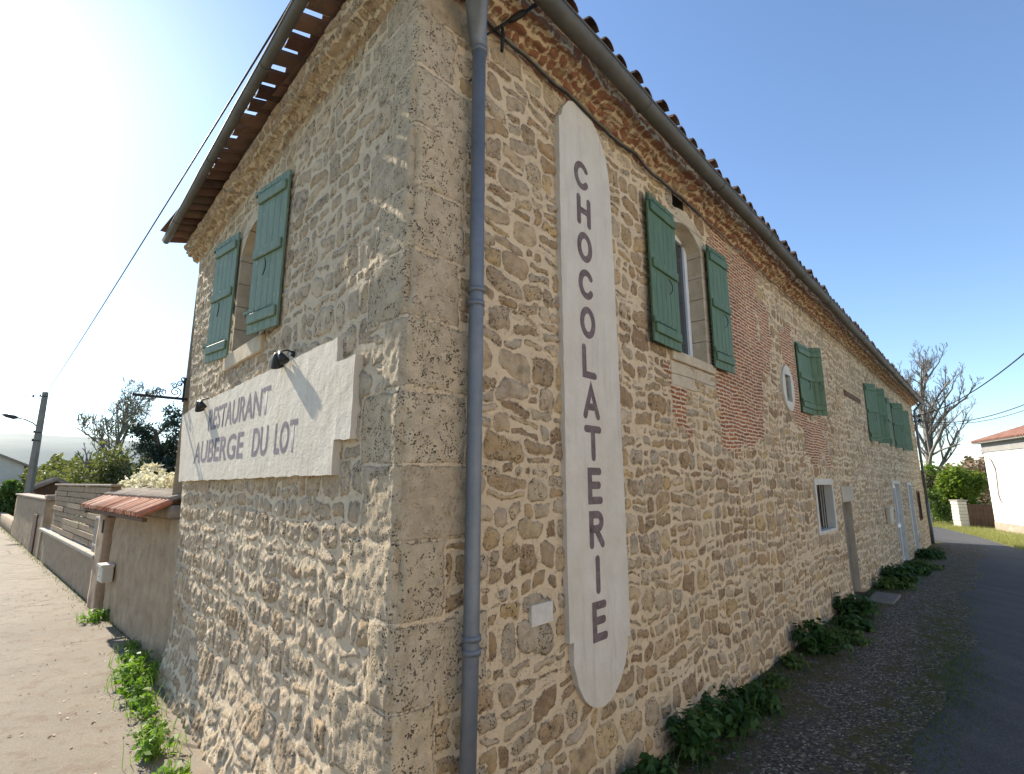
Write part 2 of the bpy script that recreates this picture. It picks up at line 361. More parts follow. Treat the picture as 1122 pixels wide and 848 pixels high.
def wall_mesh(name, chunks, cells, mat, parent, side):
    """chunks: (s0, s1, ds, dz); local x = s, y = -out, z"""
    V = []; F = []; AT = {k: [] for k in ('ed', 'rn', 'r2', 'bk', 'qn', 'crn')}; base = 0
    for (s0, s1, ds, dz) in chunks:
        xs = zline(s0, s1, ds, [c for o in cells for c in (o[0], o[1]) if s0 < c < s1])
        zs = zline(ZB, ZT, dz, [c for o in cells for c in (o[2], o[3])])
        X, Z = np.meshgrid(xs, zs, indexing='ij')
        # left gable: far edge leans; shear it over the last metre
        if side == 'L':
            edge = -5.62 - .19 * Z; t = np.clip((-X) / 6.9, 0, 1)
            X2 = X + sst(t, .55, 1.) * (edge + 6.9)
        else: X2 = X
        if side == 'R': ed, rn, r2 = stones(X2, Z, .26, .165, 3)
        else: ed, rn, r2 = stones(X2 + 40, Z, .27, .2, 5, .25)
        ed = ed - .006 - .022 * fbm(X2 * 2 + 3, Z * 2 + 8, 2)
        S = np.abs(X2); qe, qi, qr = quoin_field(S, Z, 1 if side == 'R' else 2)
        ed = np.where(qi, qe, np.minimum(ed, -(qe) - .008 + 0 * ed)); rn = np.where(qi, .55 + .3 * (qr - .5), rn); r2 = np.where(qi, .35 + .6 * qr, r2)
        qn = np.where(qi, 1., 0.)
        bk = np.zeros_like(X)
        if side == 'R':
            nz_ = fbm(X * 1.8, Z * 1.8 + 40, 4)
            def rect(a, b, c, d, soft=.12):
                k = np.minimum(np.minimum(X - a, b - X), np.minimum(Z - c, d - Z)) + nz_ * .95
                return sst(k, -soft * .5, soft * .5)
            bk = rect(5.0, 7.0, 3.0, 6.2)
            bk = np.maximum(bk, .85 * rect(7.0, 7.9, 4.35, 5.6)); bk = np.maximum(bk, .85 * rect(8.1, 9.1, 4.75, 5.5))
            bk = np.maximum(bk, rect(9.3, 11.2, 3.0, 3.75)); bk = np.maximum(bk, rect(8.9, 9.4, 3.6, 4.6)); bk = np.maximum(bk, rect(3.8, 4.1, 3.15, 3.62, .06))
            bk = bk * (S > .8)
        crn = sst(Z, 6.15, 6.22) * (1. if side == 'R' else .3)
        bulge = sst(ed, -.004, .035)
        amp = (.017 if side == 'R' else .014)
        out = bulge * amp * (.55 + .8 * rn) + (.014 if side == 'R' else .017) * fbm(X2 * 9, Z * 9, 4) + (.03 * fbm(X2 * .7, Z * .7 + 3, 2))
        out += .009 * fbm(X2 * 34, Z * 34, 2) * (1 + bulge)
        out = np.where(bk > .5, .012 * fbm(X2 * 9, Z * 9, 3) + .012, out)
        out = np.where(qi, .4 * out + .02 * fbm(X2 * 4, Z * 4, 4) + .012 * fbm(X2 * 20, Z * 20, 3) + .006, out)
        # foot of the wall: rough footing stones
        lo = sst(-Z, -.75, .1)
        if side == 'L':
            out += lo * (.14 + .14 * fbm(X2 * 2.1 + 5, Z * 2.1, 4) + .035 * fbm(X2 * 8, Z * 8, 3)) * sst(S, .15, 1.2)
            out += sst(-Z, -2.2, -.4) * .03 * fbm(X2 * 4, Z * 4, 3)
        else:
            out += lo * (.05 + .06 * fbm(X2 * 2.1 + 5, Z * 2.1, 3)) * sst(S, .3, 1.2)
        fade = np.ones_like(X)
        for e_ in (s0, s1):
            if not (side == 'R' and e_ == 0) and not (side == 'L' and e_ == 0): fade *= sst(np.abs(X - e_), 0, .05)
        for o in cells:
            dx = np.maximum(np.maximum(o[0] - X, X - o[1]), 0); dz_ = np.maximum(np.maximum(o[2] - Z, Z - o[3]), 0)
            k = sst(np.hypot(dx, dz_), .0, .06); out = out * k + .0 * (1 - k)
        out = out * fade; out = np.where(np.abs(Z - ZT) < .001, 0, out)
        # worn arris shared by both faces
        wr = .014 + .022 * (vn(Z * 5, Z * 0 + 3.) ** 2) + .02 * (vn(Z * 17, Z * 0 + 9.) ** 3)
        k = np.clip(1 - S / .06, 0, 1) ** 1.6
        kk = sst(S, 0, .07); out = out * kk - wr * k
        X3 = X2 + (wr * k if side == 'R' else -wr * k)
        P = np.stack([X3, -out, Z], -1).reshape(-1, 3)
        nX, nZ = X.shape
        idx = np.arange(nX * nZ).reshape(nX, nZ) + base
        a, b_, c, d = idx[:-1, :-1], idx[1:, :-1], idx[1:, 1:], idx[:-1, 1:]
        cxm = (xs[:-1, None] + xs[1:, None]) / 2 + 0 * zs[None, :-1]; czm = (zs[None, :-1] + zs[None, 1:]) / 2 + 0 * xs[:-1, None]
        keep = np.ones(cxm.shape, bool)
        for o in cells: keep &= ~((cxm > o[0]) & (cxm < o[1]) & (czm > o[2]) & (czm < o[3]))
        q = np.stack([a, b_, c, d], -1)[keep]
        V.append(P); F.append(q); base += len(P)
        for k_, v in (('ed', ed), ('rn', rn), ('r2', r2), ('bk', bk), ('qn', qn), ('crn', crn)): AT[k_].append(v.reshape(-1))
    return grid_obj(name, np.concatenate(V), np.concatenate(F), {k: np.concatenate(v) for k, v in AT.items()}, mat, parent)
def grid_obj(name, V, F, AT, mat, parent, smooth=True):
    me = bpy.data.meshes.new(name); me.vertices.add(len(V)); me.vertices.foreach_set('co', V.astype(np.float32).ravel())
    me.loops.add(F.size); me.loops.foreach_set('vertex_index', F.astype(np.int32).ravel())
    me.polygons.add(len(F)); me.polygons.foreach_set('loop_start', np.arange(0, F.size, F.shape[1], dtype=np.int32))
    me.polygons.foreach_set('use_smooth', np.ones(len(F), bool))
    me.update(calc_edges=True); me.validate()
    for k, v in AT.items():
        a = me.attributes.new(k, 'FLOAT', 'POINT'); a.data.foreach_set('value', v.astype(np.float32))
    return link(name, me, mat, parent)

# ------------------------------------------------------------------ the setting: ground, road, verge
def sheet(name, poly_fn, nu, nv, mat, dz, jitter=0, kind='structure'):
    """poly_fn(u,v)->x,y world; follows the ground height"""
    vs = []
    for i in range(nu + 1):
        for j in range(nv + 1):
            x, y = poly_fn(i / nu, j / nv); vs.append((x, y, hgt(x, y) + dz))
    fs = [(i * (nv + 1) + j, (i + 1) * (nv + 1) + j, (i + 1) * (nv + 1) + j + 1, i * (nv + 1) + j + 1) for i in range(nu) for j in range(nv)]
    me = bpy.data.meshes.new(name); me.from_pydata(vs, [], fs); me.update()
    if me.polygons[0].normal.z < 0: me.flip_normals()
    return tag(link(name, me, mat, smooth=True), kind=kind)
def rl(s, o, z=0):
    p = C0 + XR * s + NR * o; return (p.x, p.y)
def gl(k, o):
    p = G0 + XG * k + NG * o; return (p.x, p.y)

def mat_grass():
    m, nt, b = new_mat('meadow grass'); co = coords(nt, 'Object')
    f = noise(nt, co, .3, 6, .7); g = noise(nt, co, 9, 5, .7)
    col = ramp(nt, mth(nt, 'ADD', mth(nt, 'MULTIPLY', f, .5), mth(nt, 'MULTIPLY', g, .5)), [(.35, (.08, .1, .03)), (.5, (.15, .16, .05)), (.65, (.27, .23, .1))])
    nt.links.new(col, b.inputs['Base Color']); bump(nt, b, g, .05); return m
def mat_asphalt(name, c, light, streak=0.):
    m, nt, b = new_mat(name); co = coords(nt, 'Object')
    big = noise(nt, co, .5, 5, .65); fine = noise(nt, co, 60, 4, .75)
    v = N(nt, 'ShaderNodeTexVoronoi'); v.inputs['Scale'].default_value = 85; nt.links.new(co, v.inputs['Vector'])
    sep = N(nt, 'ShaderNodeSeparateColor'); nt.links.new(v.outputs['Color'], sep.inputs[0])
    col = ramp(nt, big, [(.3, tuple(a * .8 for a in c)), (.7, tuple(a * 1.15 for a in c))])
    col = mix(nt, mapr(nt, sep.outputs[0], .55, 1., 0, light), col, (.4, .38, .34))
    col = mix(nt, .8, col, ramp(nt, fine, [(.3, .6), (.7, 1.35)]), 'MULTIPLY')
    if streak:
        mp = N(nt, 'ShaderNodeMapping'); mp.inputs['Rotation'].default_value = (0, 0, R_(42.9)); mp.inputs['Scale'].default_value = (1.6, .12, 1)
        nt.links.new(co, mp.inputs[0]); s_ = noise(nt, mp.outputs[0], 1.4, 4, .6); col = mix(nt, streak, col, ramp(nt, s_, [(.35, .6), (.65, 1.4)]), 'MULTIPLY')
    nt.links.new(col, b.inputs['Base Color']); b.inputs['Roughness'].default_value = .85
    bump(nt, b, mth(nt, 'ADD', fine, mth(nt, 'MULTIPLY', v.outputs['Distance'], .7)), .006); return m
def mat_pavement():
    m, nt, b = new_mat('sunlit beige tarmac path'); co = coords(nt, 'Object')
    big = noise(nt, co, .45, 5, .6); mid = noise(nt, co, 3.2, 6, .7); fine = noise(nt, co, 70, 4, .75)
    col = ramp(nt, big, [(.3, (.2, .17, .13)), (.7, (.28, .24, .185))])
    col = mix(nt, mapr(nt, mid, .5, .62, 0, .6), col, (.17, .12, .085))
    col = mix(nt, mapr(nt, noise(nt, co, 1.6, 6, .7), .57, .66, 0, .55), col, (.3, .235, .165))
    col = mix(nt, .75, col, ramp(nt, fine, [(.3, .65), (.7, 1.3)]), 'MULTIPLY')
    vor = N(nt, 'ShaderNodeTexVoronoi', feature='DISTANCE_TO_EDGE'); vor.inputs['Scale'].default_value = .33
    wv = N(nt, 'ShaderNodeMixRGB'); wv.inputs[0].default_value = .12; nt.links.new(co, wv.inputs[1])
    nn = N(nt, 'ShaderNodeTexNoise'); nn.inputs['Scale'].default_value = 2.5; nn.inputs['Detail'].default_value = 5; nt.links.new(co, nn.inputs['Vector']); nt.links.new(nn.outputs['Color'], wv.inputs[2])
    nt.links.new(wv.outputs[0], vor.inputs['Vector'])
    crack = mth(nt, 'MULTIPLY', mapr(nt, vor.outputs['Distance'], .008, .002), mapr(nt, big, .48, .56))
    col = mix(nt, mth(nt, 'MULTIPLY', crack, .7), col, (.05, .04, .03))
    nt.links.new(col, b.inputs['Base Color']); b.inputs['Roughness'].default_value = .9
    bump(nt, b, mth(nt, 'SUBTRACT', mth(nt, 'ADD', fine, mth(nt, 'MULTIPLY', mid, 1.5)), crack), .008); return m
def mat_verge():
    m, nt, b = new_mat('gravel verge with moss and dirt'); co = coords(nt, 'Object')
    # world position expressed as distance out from the house wall
    dt = N(nt, 'ShaderNodeVectorMath', operation='DOT_PRODUCT'); nt.links.new(co, dt.inputs[0]); dt.inputs[1].default_value = (NR.x, NR.y, 0)
    outd = mth(nt, 'SUBTRACT', dt.outputs['Value'], C0.dot(NR))
    big = noise(nt, co, .9, 5, .65); mid = noise(nt, co, 5, 6, .7); fine = noise(nt, co, 60, 5, .75)
    v = N(nt, 'ShaderNodeTexVoronoi'); v.inputs['Scale'].default_value = 48; nt.links.new(co, v.inputs['Vector'])
    sep = N(nt, 'ShaderNodeSeparateColor'); nt.links.new(v.outputs['Color'], sep.inputs[0])
    grav = ramp(nt, sep.outputs[0], [(.15, (.035, .032, .028)), (.5, (.085, .077, .066)), (.85, (.15, .135, .11)), (.98, (.4, .36, .29))])
    dirt = mix(nt, mid, (.06, .042, .026), (.15, .11, .065))
    moss = mix(nt, fine, (.03, .03, .01), (.12, .1, .03))
    wob = mth(nt, 'MULTIPLY', mth(nt, 'SUBTRACT', big, .5), 1.6)
    o2 = mth(nt, 'ADD', outd, wob)
    near = mapr(nt, o2, 1.0, .45)
    col = mix(nt, mth(nt, 'MULTIPLY', near, mapr(nt, mid, .35, .55)), grav, dirt)
    col = mix(nt, mth(nt, 'MULTIPLY', near, mapr(nt, noise(nt, co, 4, 5, .7), .47, .6)), col, moss)
    ring = mth(nt, 'MULTIPLY', mapr(nt, o2, .9, 1.3), mapr(nt, o2, 2.1, 1.75))
    col = mix(nt, mth(nt, 'MULTIPLY', ring, mapr(nt, noise(nt, co, 3, 6, .75), .46, .62)), col, moss)
    col = mix(nt, .6, col, ramp(nt, fine, [(.3, .55), (.7, 1.4)]), 'MULTIPLY')
    nt.links.new(col, b.inputs['Base Color']); b.inputs['Roughness'].default_value = .95
    bump(nt, b, mth(nt, 'ADD', fine, mth(nt, 'SUBTRACT', 1., v.outputs['Distance'])), .012); return m
MAT['grass'] = mat_grass()
def tile_isl(name, stops):
    m, nt, b = new_mat(name); gi = N(nt, 'ShaderNodeNewGeometry').outputs['Random Per Island']; nt.links.new(mix(nt, .6, ramp(nt, gi, stops), ramp(nt, noise(nt, coords(nt), 20, 4), [(.3, .7), (.7, 1.25)]), 'MULTIPLY'), b.inputs['Base Color']); return m
MAT['tile_orange'] = tile_isl('orange terracotta tile', [(0, (.36, .13, .07)), (.5, (.56, .27, .17)), (1, (.7, .5, .38))])
# ground: one sheet to the horizon, finer near the camera
_g = [-2500, -900, -300, -120, -60] + list(range(-48, 61, 4)) + [90, 150, 300, 900, 2500]
vs = [(x, y, hgt(x, y) - .03) for x in _g for y in _g]; n_ = len(_g)
me = bpy.data.meshes.new('ground'); me.from_pydata(vs, [], [(i * n_ + j, (i + 1) * n_ + j, (i + 1) * n_ + j + 1, i * n_ + j + 1) for i in range(n_ - 1) for j in range(n_ - 1)])
tag(link('ground', me, MAT['grass'], smooth=True), kind='structure')
sheet('pavement', lambda u, v: gl(3.0 - 75 * u, .04 + 9.5 * v), 60, 4, mat_pavement(), -.004)
def fl(s, t):
    p = C0 - XL * 0 + NL * s + XL * t; return (p.x, p.y)
sheet('pavement', lambda u, v: fl(-.3 + 12 * u, -7 + 14 * v), 6, 6, MAT.setdefault('pav2', bpy.data.materials['sunlit beige tarmac path']), -.010)
MAT['asph'] = mat_asphalt('dark road asphalt', (.07, .07, .074), .12, .35)
def road_pt(u, v):
    s = -12 + 72 * u
    a = float(np.interp(s, [-12, 27, 31, 36, 41, 60], [2.0, 1.8, .5, -3, -5.4, -14])); b = float(np.interp(s, [-12, 12, 20, 25, 29.5, 35, 40.7, 60], [7, 6.5, 4.9, 3.9, 3.1, 1.8, 0, -8]))
    a -= .25 * (s < 30); return rl(s, a + (b - a) * v)
sheet('road', road_pt, 70, 6, MAT['asph'], .004)
sheet('gravel_verge', lambda u, v: rl(-.4 + 31 * u, -.1 + (2.0 + .12 * math.sin(23 * u) + .1 * math.sin(61 * u + 1)) * v), 200, 8, mat_verge(), .012)

# ------------------------------------------------------------------ the stone house
house = empty('stone_house', Matrix.Translation(C0), 'long two-storey rubble stone house with green shutters and canal tile roof', 'house')
inv = Matrix.Translation(-C0)
HR = inv @ MR; HL = inv @ ML
def holder(M): return M
cellsR = [(3.88, 4.84, 4.04, 5.9), (4.04, 4.38, 6.05, 6.22), (8.29, 8.63, 3.97, 4.47), (9.3, 9.96, 3.9, 5.25), (9.75, 11.1, 1.55, 2.48), (12.05, 13.05, -.25, 2.06),
          (17.4, 18.3, 3.85, 5.4), (20.1, 21.8, -.35, 2.48), (21.5, 22.2, 3.85, 5.5), (23.5, 24.4, 3.85, 5.4), (24.1, 25.4, -.3, 2.42), (27.1, 28.1, .9, 2.1)]
cellsL = [(-4.1, -3.02, 4.05, 5.66)]
wr_ = wall_mesh('wall', [(0, 6.6, .0115, .0115), (6.6, 14, .026, .022), (14, 30.3, .06, .045)], cellsR, MAT['stoneR'], house, 'R'); wr_.matrix_local = HR
wl_ = wall_mesh('wall', [(-6.9, 0, .0125, .0125)], cellsL, MAT['stoneL'], house, 'L'); wl_.matrix_local = HL
# plain rear and end walls so the house is a closed volume
mb = MB()
pA = C0 + XR * 30.3; dL = -XL * 6.75
def hp(p, z): q = p - C0; return (q.x, q.y, z)
pB = pA + dL; pD = C0 + dL
for a, b_ in ((pA, pB), (pB, pD)):
    mb.add([hp(a, ZB), hp(b_, ZB), hp(b_, ZT), hp(a, ZT)], [(0, 1, 2, 3)])
mb.build('rear_wall', simple('rear limewashed wall', (.4, .33, .24), (.5, .42, .31), 3), house)
# cornice: three corbelled courses of rough brick and stone
def cornice(side, length, mat):
    prof = [(.0, 6.24), (.05, 6.27), (.09, 6.32), (.15, 6.33), (.18, 6.38), (.25, 6.39), (.27, 6.47), (.27, 6.54), (-.2, 6.54)]
    if side == 'L': prof = [(.0, 6.2), (.05, 6.22), (.09, 6.28), (.15, 6.30), (.18, 6.38), (.21, 6.44), (.19, 6.48), (-.2, 6.48)]
    pts = []
    for (a, b_) in zip(prof[:-1], prof[1:]):
        k = max(1, int(math.hypot(b_[0] - a[0], b_[1] - a[1]) / .016))
        for i in range(k): pts.append((a[0] + (b_[0] - a[0]) * i / k, a[1] + (b_[1] - a[1]) * i / k))
    pts.append(prof[-1]); pts = np.array(pts)
    step = .02; n = int(length / step); s = np.linspace(0, length, n + 1)
    S, K = np.meshgrid(s, np.arange(len(pts)), indexing='ij')
    arc = np.concatenate([[0], np.cumsum(np.hypot(*np.diff(pts, axis=0).T))])
    A = arc[K]
    ed, rn, r2 = stones(S * 1. + 1, A * .8 + 1, .17, .07, 21, .1)
    off = (sst(ed, -.002, .02) * .016 * (.4 + rn) + .016 * fbm(S * 7, A * 9, 3)) * sst(A, 0, .05)
    O = pts[K, 0] + off; Z = pts[K, 1] - off * .6 + .018 * fbm(S * .8, S * 0, 3)
    O = np.where(K == 0, 0, O); Z = np.where(K == 0, pts[0, 1] - .02, Z)
    # mitre round the corner: at the corner end follow x = -out
    X = S * (1 if side == 'R' else -1)
    m_ = np.clip(1 - S / .5, 0, 1); X = X - (1 if side == 'R' else -1) * O * m_ * .98
    if side == 'L': X = X - sst(S, length * .6, length) * 0
    P = np.stack([X, -O, Z], -1).reshape(-1, 3); nS, nK = S.shape
    idx = np.arange(nS * nK).reshape(nS, nK); q = np.stack([idx[:-1, :-1], idx[1:, :-1], idx[1:, 1:], idx[:-1, 1:]], -1).reshape(-1, 4)
    crn = np.full(S.shape, 1. if side == 'R' else .22); z0 = np.zeros(S.size)
    o = grid_obj('cornice', P, q, dict(ed=ed.ravel(), rn=rn.ravel(), r2=r2.ravel(), bk=z0, qn=z0, crn=crn.ravel()), mat, house)
    # end cap
    return o
cR = cornice('R', 30.4, MAT['stoneR']); cR.matrix_local = HR
cL = cornice('L', 6.95, MAT['stoneL']); cL.matrix_local = HL
# roof: individually laid canal tiles on both street slopes, plain planes behind
def tile_slope(mb, Mx, u0, u1, sgn, depth, out, zE, hipfn, seed, cov_out, pan_out, pr=.085):
    r = random.Random(seed); pitch = R_(17); sp = .28; rows = int(depth / .34) + 1
    n = int((u1 - u0) / sp)
    for i in range(n + 1):
        uu = u0 + i * sp
        for row in range(rows):
            for kind in (0, 1):
                u = uu + (sp / 2 if kind else 0)
                start = row * .34 - (cov_out if kind else pan_out)      # distance inward from the wall plane
                if row: start = row * .34 - .36
                if hipfn(u, start + .25): continue
                j = r.uniform(-.012, .012); ln = .46; g0 = start + (r.uniform(-.02, .02) if row else r.uniform(-.035, .035))
                ra, rb = (.098, .078) if kind else (pr, .1)
                seg = 7; th = .014; vs = []; tw = r.uniform(-.02, .02)
                for e, (g, rad) in enumerate(((g0, ra), (g0 + ln, rb))):
                    zc = zE + (g + .42) * math.tan(pitch) + (.085 if kind else .095) - (e * .02) + (r.uniform(-.008, .008))
                    for rr in (rad, rad - th):
                        for q in range(seg + 1):
                            a = math.pi * q / seg if kind else math.pi + math.pi * q / seg
                            aa = a
                            if kind: a2 = math.pi * (.06 + .88 * q / seg)
                            else: a2 = math.pi * (1.08 + .84 * q / seg)
                            vs.append(Mx @ Vector((u + j + tw * e + rr * math.cos(a2), g, zc + rr * math.sin(a2) * .92)))
                m_ = seg + 1; fs = []
                for q in range(seg):
                    fs.append((q, q + 1, 2 * m_ + q + 1, 2 * m_ + q)); fs.append((m_ + q, 3 * m_ + q, 3 * m_ + q + 1, m_ + q + 1))
                    fs.append((q, m_ + q, m_ + q + 1, q + 1)); fs.append((2 * m_ + q, 2 * m_ + q + 1, 3 * m_ + q + 1, 3 * m_ + q))
                fs.append((0, 2 * m_, 3 * m_, m_)); fs.append((m_ - 1, 2 * m_ - 1, 4 * m_ - 1, 3 * m_ - 1))
                mb.add(vs, fs)
mb = MB()
tile_slope(mb, HR, -.3, 30.55, 1, 3.4, .42, 6.46, lambda u, g: u < g - .05 or u > 30.8 - max(0, g), 3, .47, .44)
tile_slope(mb, HL, -6.95, .1, 1, 3.4, .42, 6.46, lambda u, g: -u < g + .0 or -u > 7.0 - max(0, g), 4, .25, .45, .108)
# bedding surface under the tiles and the rear slopes
pit = math.tan(R_(17)); zi = 6.50
cen = 3.37; a_ = C0; 
def rp(s, d, z):    # point s along the street wall, d inward
    q = XR * s - NR * d; return (q.x, q.y, z)
zr = zi + (3.37 + .2) * pit
eA, eB, eC, eD = rp(-.1, -.14, zi), rp(30.5, -.14, zi), rp(30.5, 6.95, zi), rp(-.1, 6.75, zi)
rA, rB = rp(3.4, 3.4, zr), rp(27, 3.4, zr)
mb.add([eA, eB, eC, eD, rA, rB], [(0, 1, 5, 4), (1, 2, 5), (2, 3, 4, 5), (3, 0, 4)])
# hip ridge tiles
def half_tiles(mb, p, q, r0=.1, ln=.4):
    p, q = Vector(p), Vector(q); d = (q - p); L_ = d.length; d.normalize(); n = int(L_ / (ln * .85)); side = d.cross(Vector((0, 0, 1))).normalized(); up = side.cross(d)
    for i in range(n):
        a = p + d * (i * ln * .85); vs = []
        for e in (0, 1):
            for k in range(7):
                t = math.pi * k / 6; rr = r0 * (1.05 - .12 * e)
                vs.append(a + d * (ln * e) + side * rr * math.cos(t) + up * (rr * math.sin(t) + .015 - .02 * e))
        mb.add(vs, [(k, k + 1, 8 + k, 7 + k) for k in range(6)])
half_tiles(mb, Vector(eA) + Vector((0, 0, .17)), Vector(rA) + Vector((0, 0, .2))); half_tiles(mb, Vector(rA) + Vector((0, 0, .2)), Vector(rB) + Vector((0, 0, .2)))
def mat_roof():
    m, nt, b = new_mat('canal roof tiles'); co = coords(nt)
    gi = N(nt, 'ShaderNodeNewGeometry').outputs['Random Per Island']
    c = ramp(nt, gi, [(.05, (.06, .035, .028)), (.35, (.14, .065, .045)), (.6, (.11, .07, .05)), (.9, (.2, .115, .08))])
    c = mix(nt, mapr(nt, noise(nt, co, 9, 5, .65), .45, .65, 0, .6), c, (.1, .085, .06))
    nt.links.new(c, b.inputs['Base Color']); bump(nt, b, noise(nt, co, 70, 4, .6), .004); return m
MAT['roof'] = mat_roof()
mb.build('roof', MAT['roof'], house)
# timber/batten lining under the eave between cornice and gutter edge is open: the sky shows between the tiles

# gutters (half round, open upwards) and brackets
def gutter(M, u0, u1, out, zc, rad, flip=1):
    mb = MB(); seg = 8; th = .006; n = max(2, int((u1 - u0) / .5))
    vs = []
    us = [u0 + (u1 - u0) * i / n for i in range(n + 1)]
    for u in us:
        z = zc + .012 * math.sin(u * 1.3) + .006 * math.sin(u * 4.1)
        for rr in (rad, rad - th):
            for q in range(seg + 1):
                a = math.pi + math.pi * q / seg
                vs.append(Vector((u, -out + rr * math.cos(a), z + rr * math.sin(a))))
    m_ = 2 * (seg + 1); fs = []; k = seg + 1
    for i in range(n):
        for q in range(seg):
            fs.append((i * m_ + q, (i + 1) * m_ + q, (i + 1) * m_ + q + 1, i * m_ + q + 1))
            fs.append((i * m_ + k + q, i * m_ + k + q + 1, (i + 1) * m_ + k + q + 1, (i + 1) * m_ + k + q))
        for q in (0, seg):
            fs.append((i * m_ + q, i * m_ + k + q, (i + 1) * m_ + k + q, (i + 1) * m_ + q))
    for i in (0, n): fs.append(tuple(i * m_ + q for q in range(seg + 1)))
    mb.add(vs, fs)
    # rolled front bead and joint sleeves
    mb.tube([(u, -out - rad, zc + .012 * math.sin(u * 1.3) + .006 * math.sin(u * 4.1) + .004) for u in us], .011, 6)
    u = u0 + .9
    while u < u1 - .5:
        z = zc + .012 * math.sin(u * 1.3) + .006 * math.sin(u * 4.1)
        ring = [(u, -out + (rad + .004) * math.cos(math.pi + math.pi * q / 10), z + (rad + .004) * math.sin(math.pi + math.pi * q / 10)) for q in range(11)]
        mb.tube(ring, .006, 5); u += 2.0
    o = sub('gutter', mb, MAT['gutter'], house, True); o.matrix_local = M
    return o
gutter(HR, -.35, 30.6, .43, 6.40, .088)
gutter(HL, -6.8, .35, .5, 6.39, .048)
def rings(mb, pts, z, r): pass
# downpipe near the corner, with hopper bend from the gutter
mb = MB()
mb.tube([(.2, -.43, 6.36), (.24, -.38, 6.24), (.34, -.24, 6.08), (.44, -.14, 5.98), (.49, -.105, 5.88), (.5, -.105, 5.8)], [.085, .09, .088, .078, .066, .055], 16)
mb.tube([(.5, -.105, 5.84), (.505, -.105, 3.8), (.5, -.105, 1.5), (.47, -.105, .05)], .052, 18)
for z in (5.78, 3.82, 3.72, 1.53, 1.45):
    mb.tube([(.503, -.105, z), (.503, -.105, z + .035)], .062, 18)
for z in (3.76, 1.49, 5.6):
    mb.tube([(.503, -.105, z), (.503, .02, z)], .012, 6)
o = sub('downpipe', mb, MAT['zinc'], house, True); o.matrix_local = HR
mb = MB()
mb.tube([(29.9, -.43, 6.34), (29.9, -.3, 6.15), (29.9, -.14, 6.0), (29.9, -.12, 5.8), (29.85, -.12, 1.6)], .055, 10)
mb.tube([(29.85, -.12, 1.6), (29.85, -.12, -.32)], .07, 10)
for z in (5.4, 3.5, 1.6): mb.tube([(29.87, -.12, z), (29.87, -.12, z + .05)], .08, 10)
o = sub('downpipe', mb, MAT['zinc'], house, True); o.matrix_local = HR

# ---- shutters
def leaf(w, h, hinge_M, mat, hinge_left, ledges=True):
    """a ledged shutter leaf: hinge at local x=0, leaf runs to +x; front is -y"""
    mb = MB(); nb = max(3, int(round(w / .13))); t = .026
    for i in range(nb):
        mb.box((i * w / nb + .0015, 0, 0), ((i + 1) * w / nb - .0015, t, h), bev=.004)
    o = mb.build('shutter', mat, house, HRL[0] @ hinge_M)
    for z in (.16, .52 * h, h - .16):
        mb2 = MB(); mb2.box((.03, -.027, z - .055), (w - .03, .002, z + .055), bev=.008); mb2.build('ledge', mat, o)
    for z in (.16, h - .16):
        mb3 = MB()
        mb3.box((-.03, -.034, z + .06), (w * .8, -.029, z + .09))
        mb3.tube([(-.02, -.02, z + .04), (-.02, -.02, z + .11)], .014, 6)
        for q in range(4): mb3.tube([(w * (.12 + .2 * q), -.029, z + .075), (w * (.12 + .2 * q), -.04, z + .075)], .009, 6)
        mb3.build('hinge_strap', mat, o)
    mb4 = MB()
    mb4.tube([(w * .45 + .11 * math.sin(a), -.03 - .02 * math.sin(a), .40 * h + .1 * math.cos(a)) for a in [math.pi * k / 8 for k in range(1, 8)]], .006, 5)
    mb4.build('latch_hook', MAT['iron'], o)
    return o
def Mloc(s, out, z, ang, tilt=0.): return Matrix.Translation((s, -out, z)) @ Matrix.Rotation(R_(ang), 4, 'Z') @ Matrix.Rotation(R_(tilt), 4, 'Y')
HRL = [HR]
# street side first window: both leaves folded back on the wall
leaf(.72, 1.78, Mloc(3.17, .10, 4.03, 1.5), MAT['shutter'], 0)
leaf(.64, 1.76, Mloc(4.89, .09, 4.02, -2), MAT['shutter'], 0)
# second window: left leaf closed, right leaf ajar
leaf(.74, 1.42, Mloc(9.26, .06, 3.86, -3), MAT['shutter'], 0)
def leaf2(a, b_, z, h):
    """leaf from hinge (s, out) to free edge (s, out)"""
    dx, dy = b_[0] - a[0], -(b_[1] - a[1]); leaf(math.hypot(dx, dy), h, Matrix.Translation((a[0], -a[1], z)) @ Matrix.Rotation(math.atan2(dy, dx), 4, 'Z'), MAT['shutter'], 0)
leaf2((10.0, .04), (10.26, .27), 3.86, 1.44)
leaf2((16.8, .04), (17.36, .24), 3.74, 1.78)
leaf2((18.34, .05), (18.72, .3), 3.76, 1.8)
leaf2((21.05, .04), (21.42, .1), 3.8, 1.8)
leaf2((22.24, .05), (22.85, .34), 3.8, 1.72)
leaf2((24.44, .05), (25.1, .3), 3.8, 1.66)
HRL[0] = HL
leaf(.64, 1.66, Mloc(-4.76, .16, 4.03, 9), MAT['shutterL'], 0)
leaf(.62, 1.7, Mloc(-2.98, .16, 4.03, 10), MAT['shutterL'], 0)

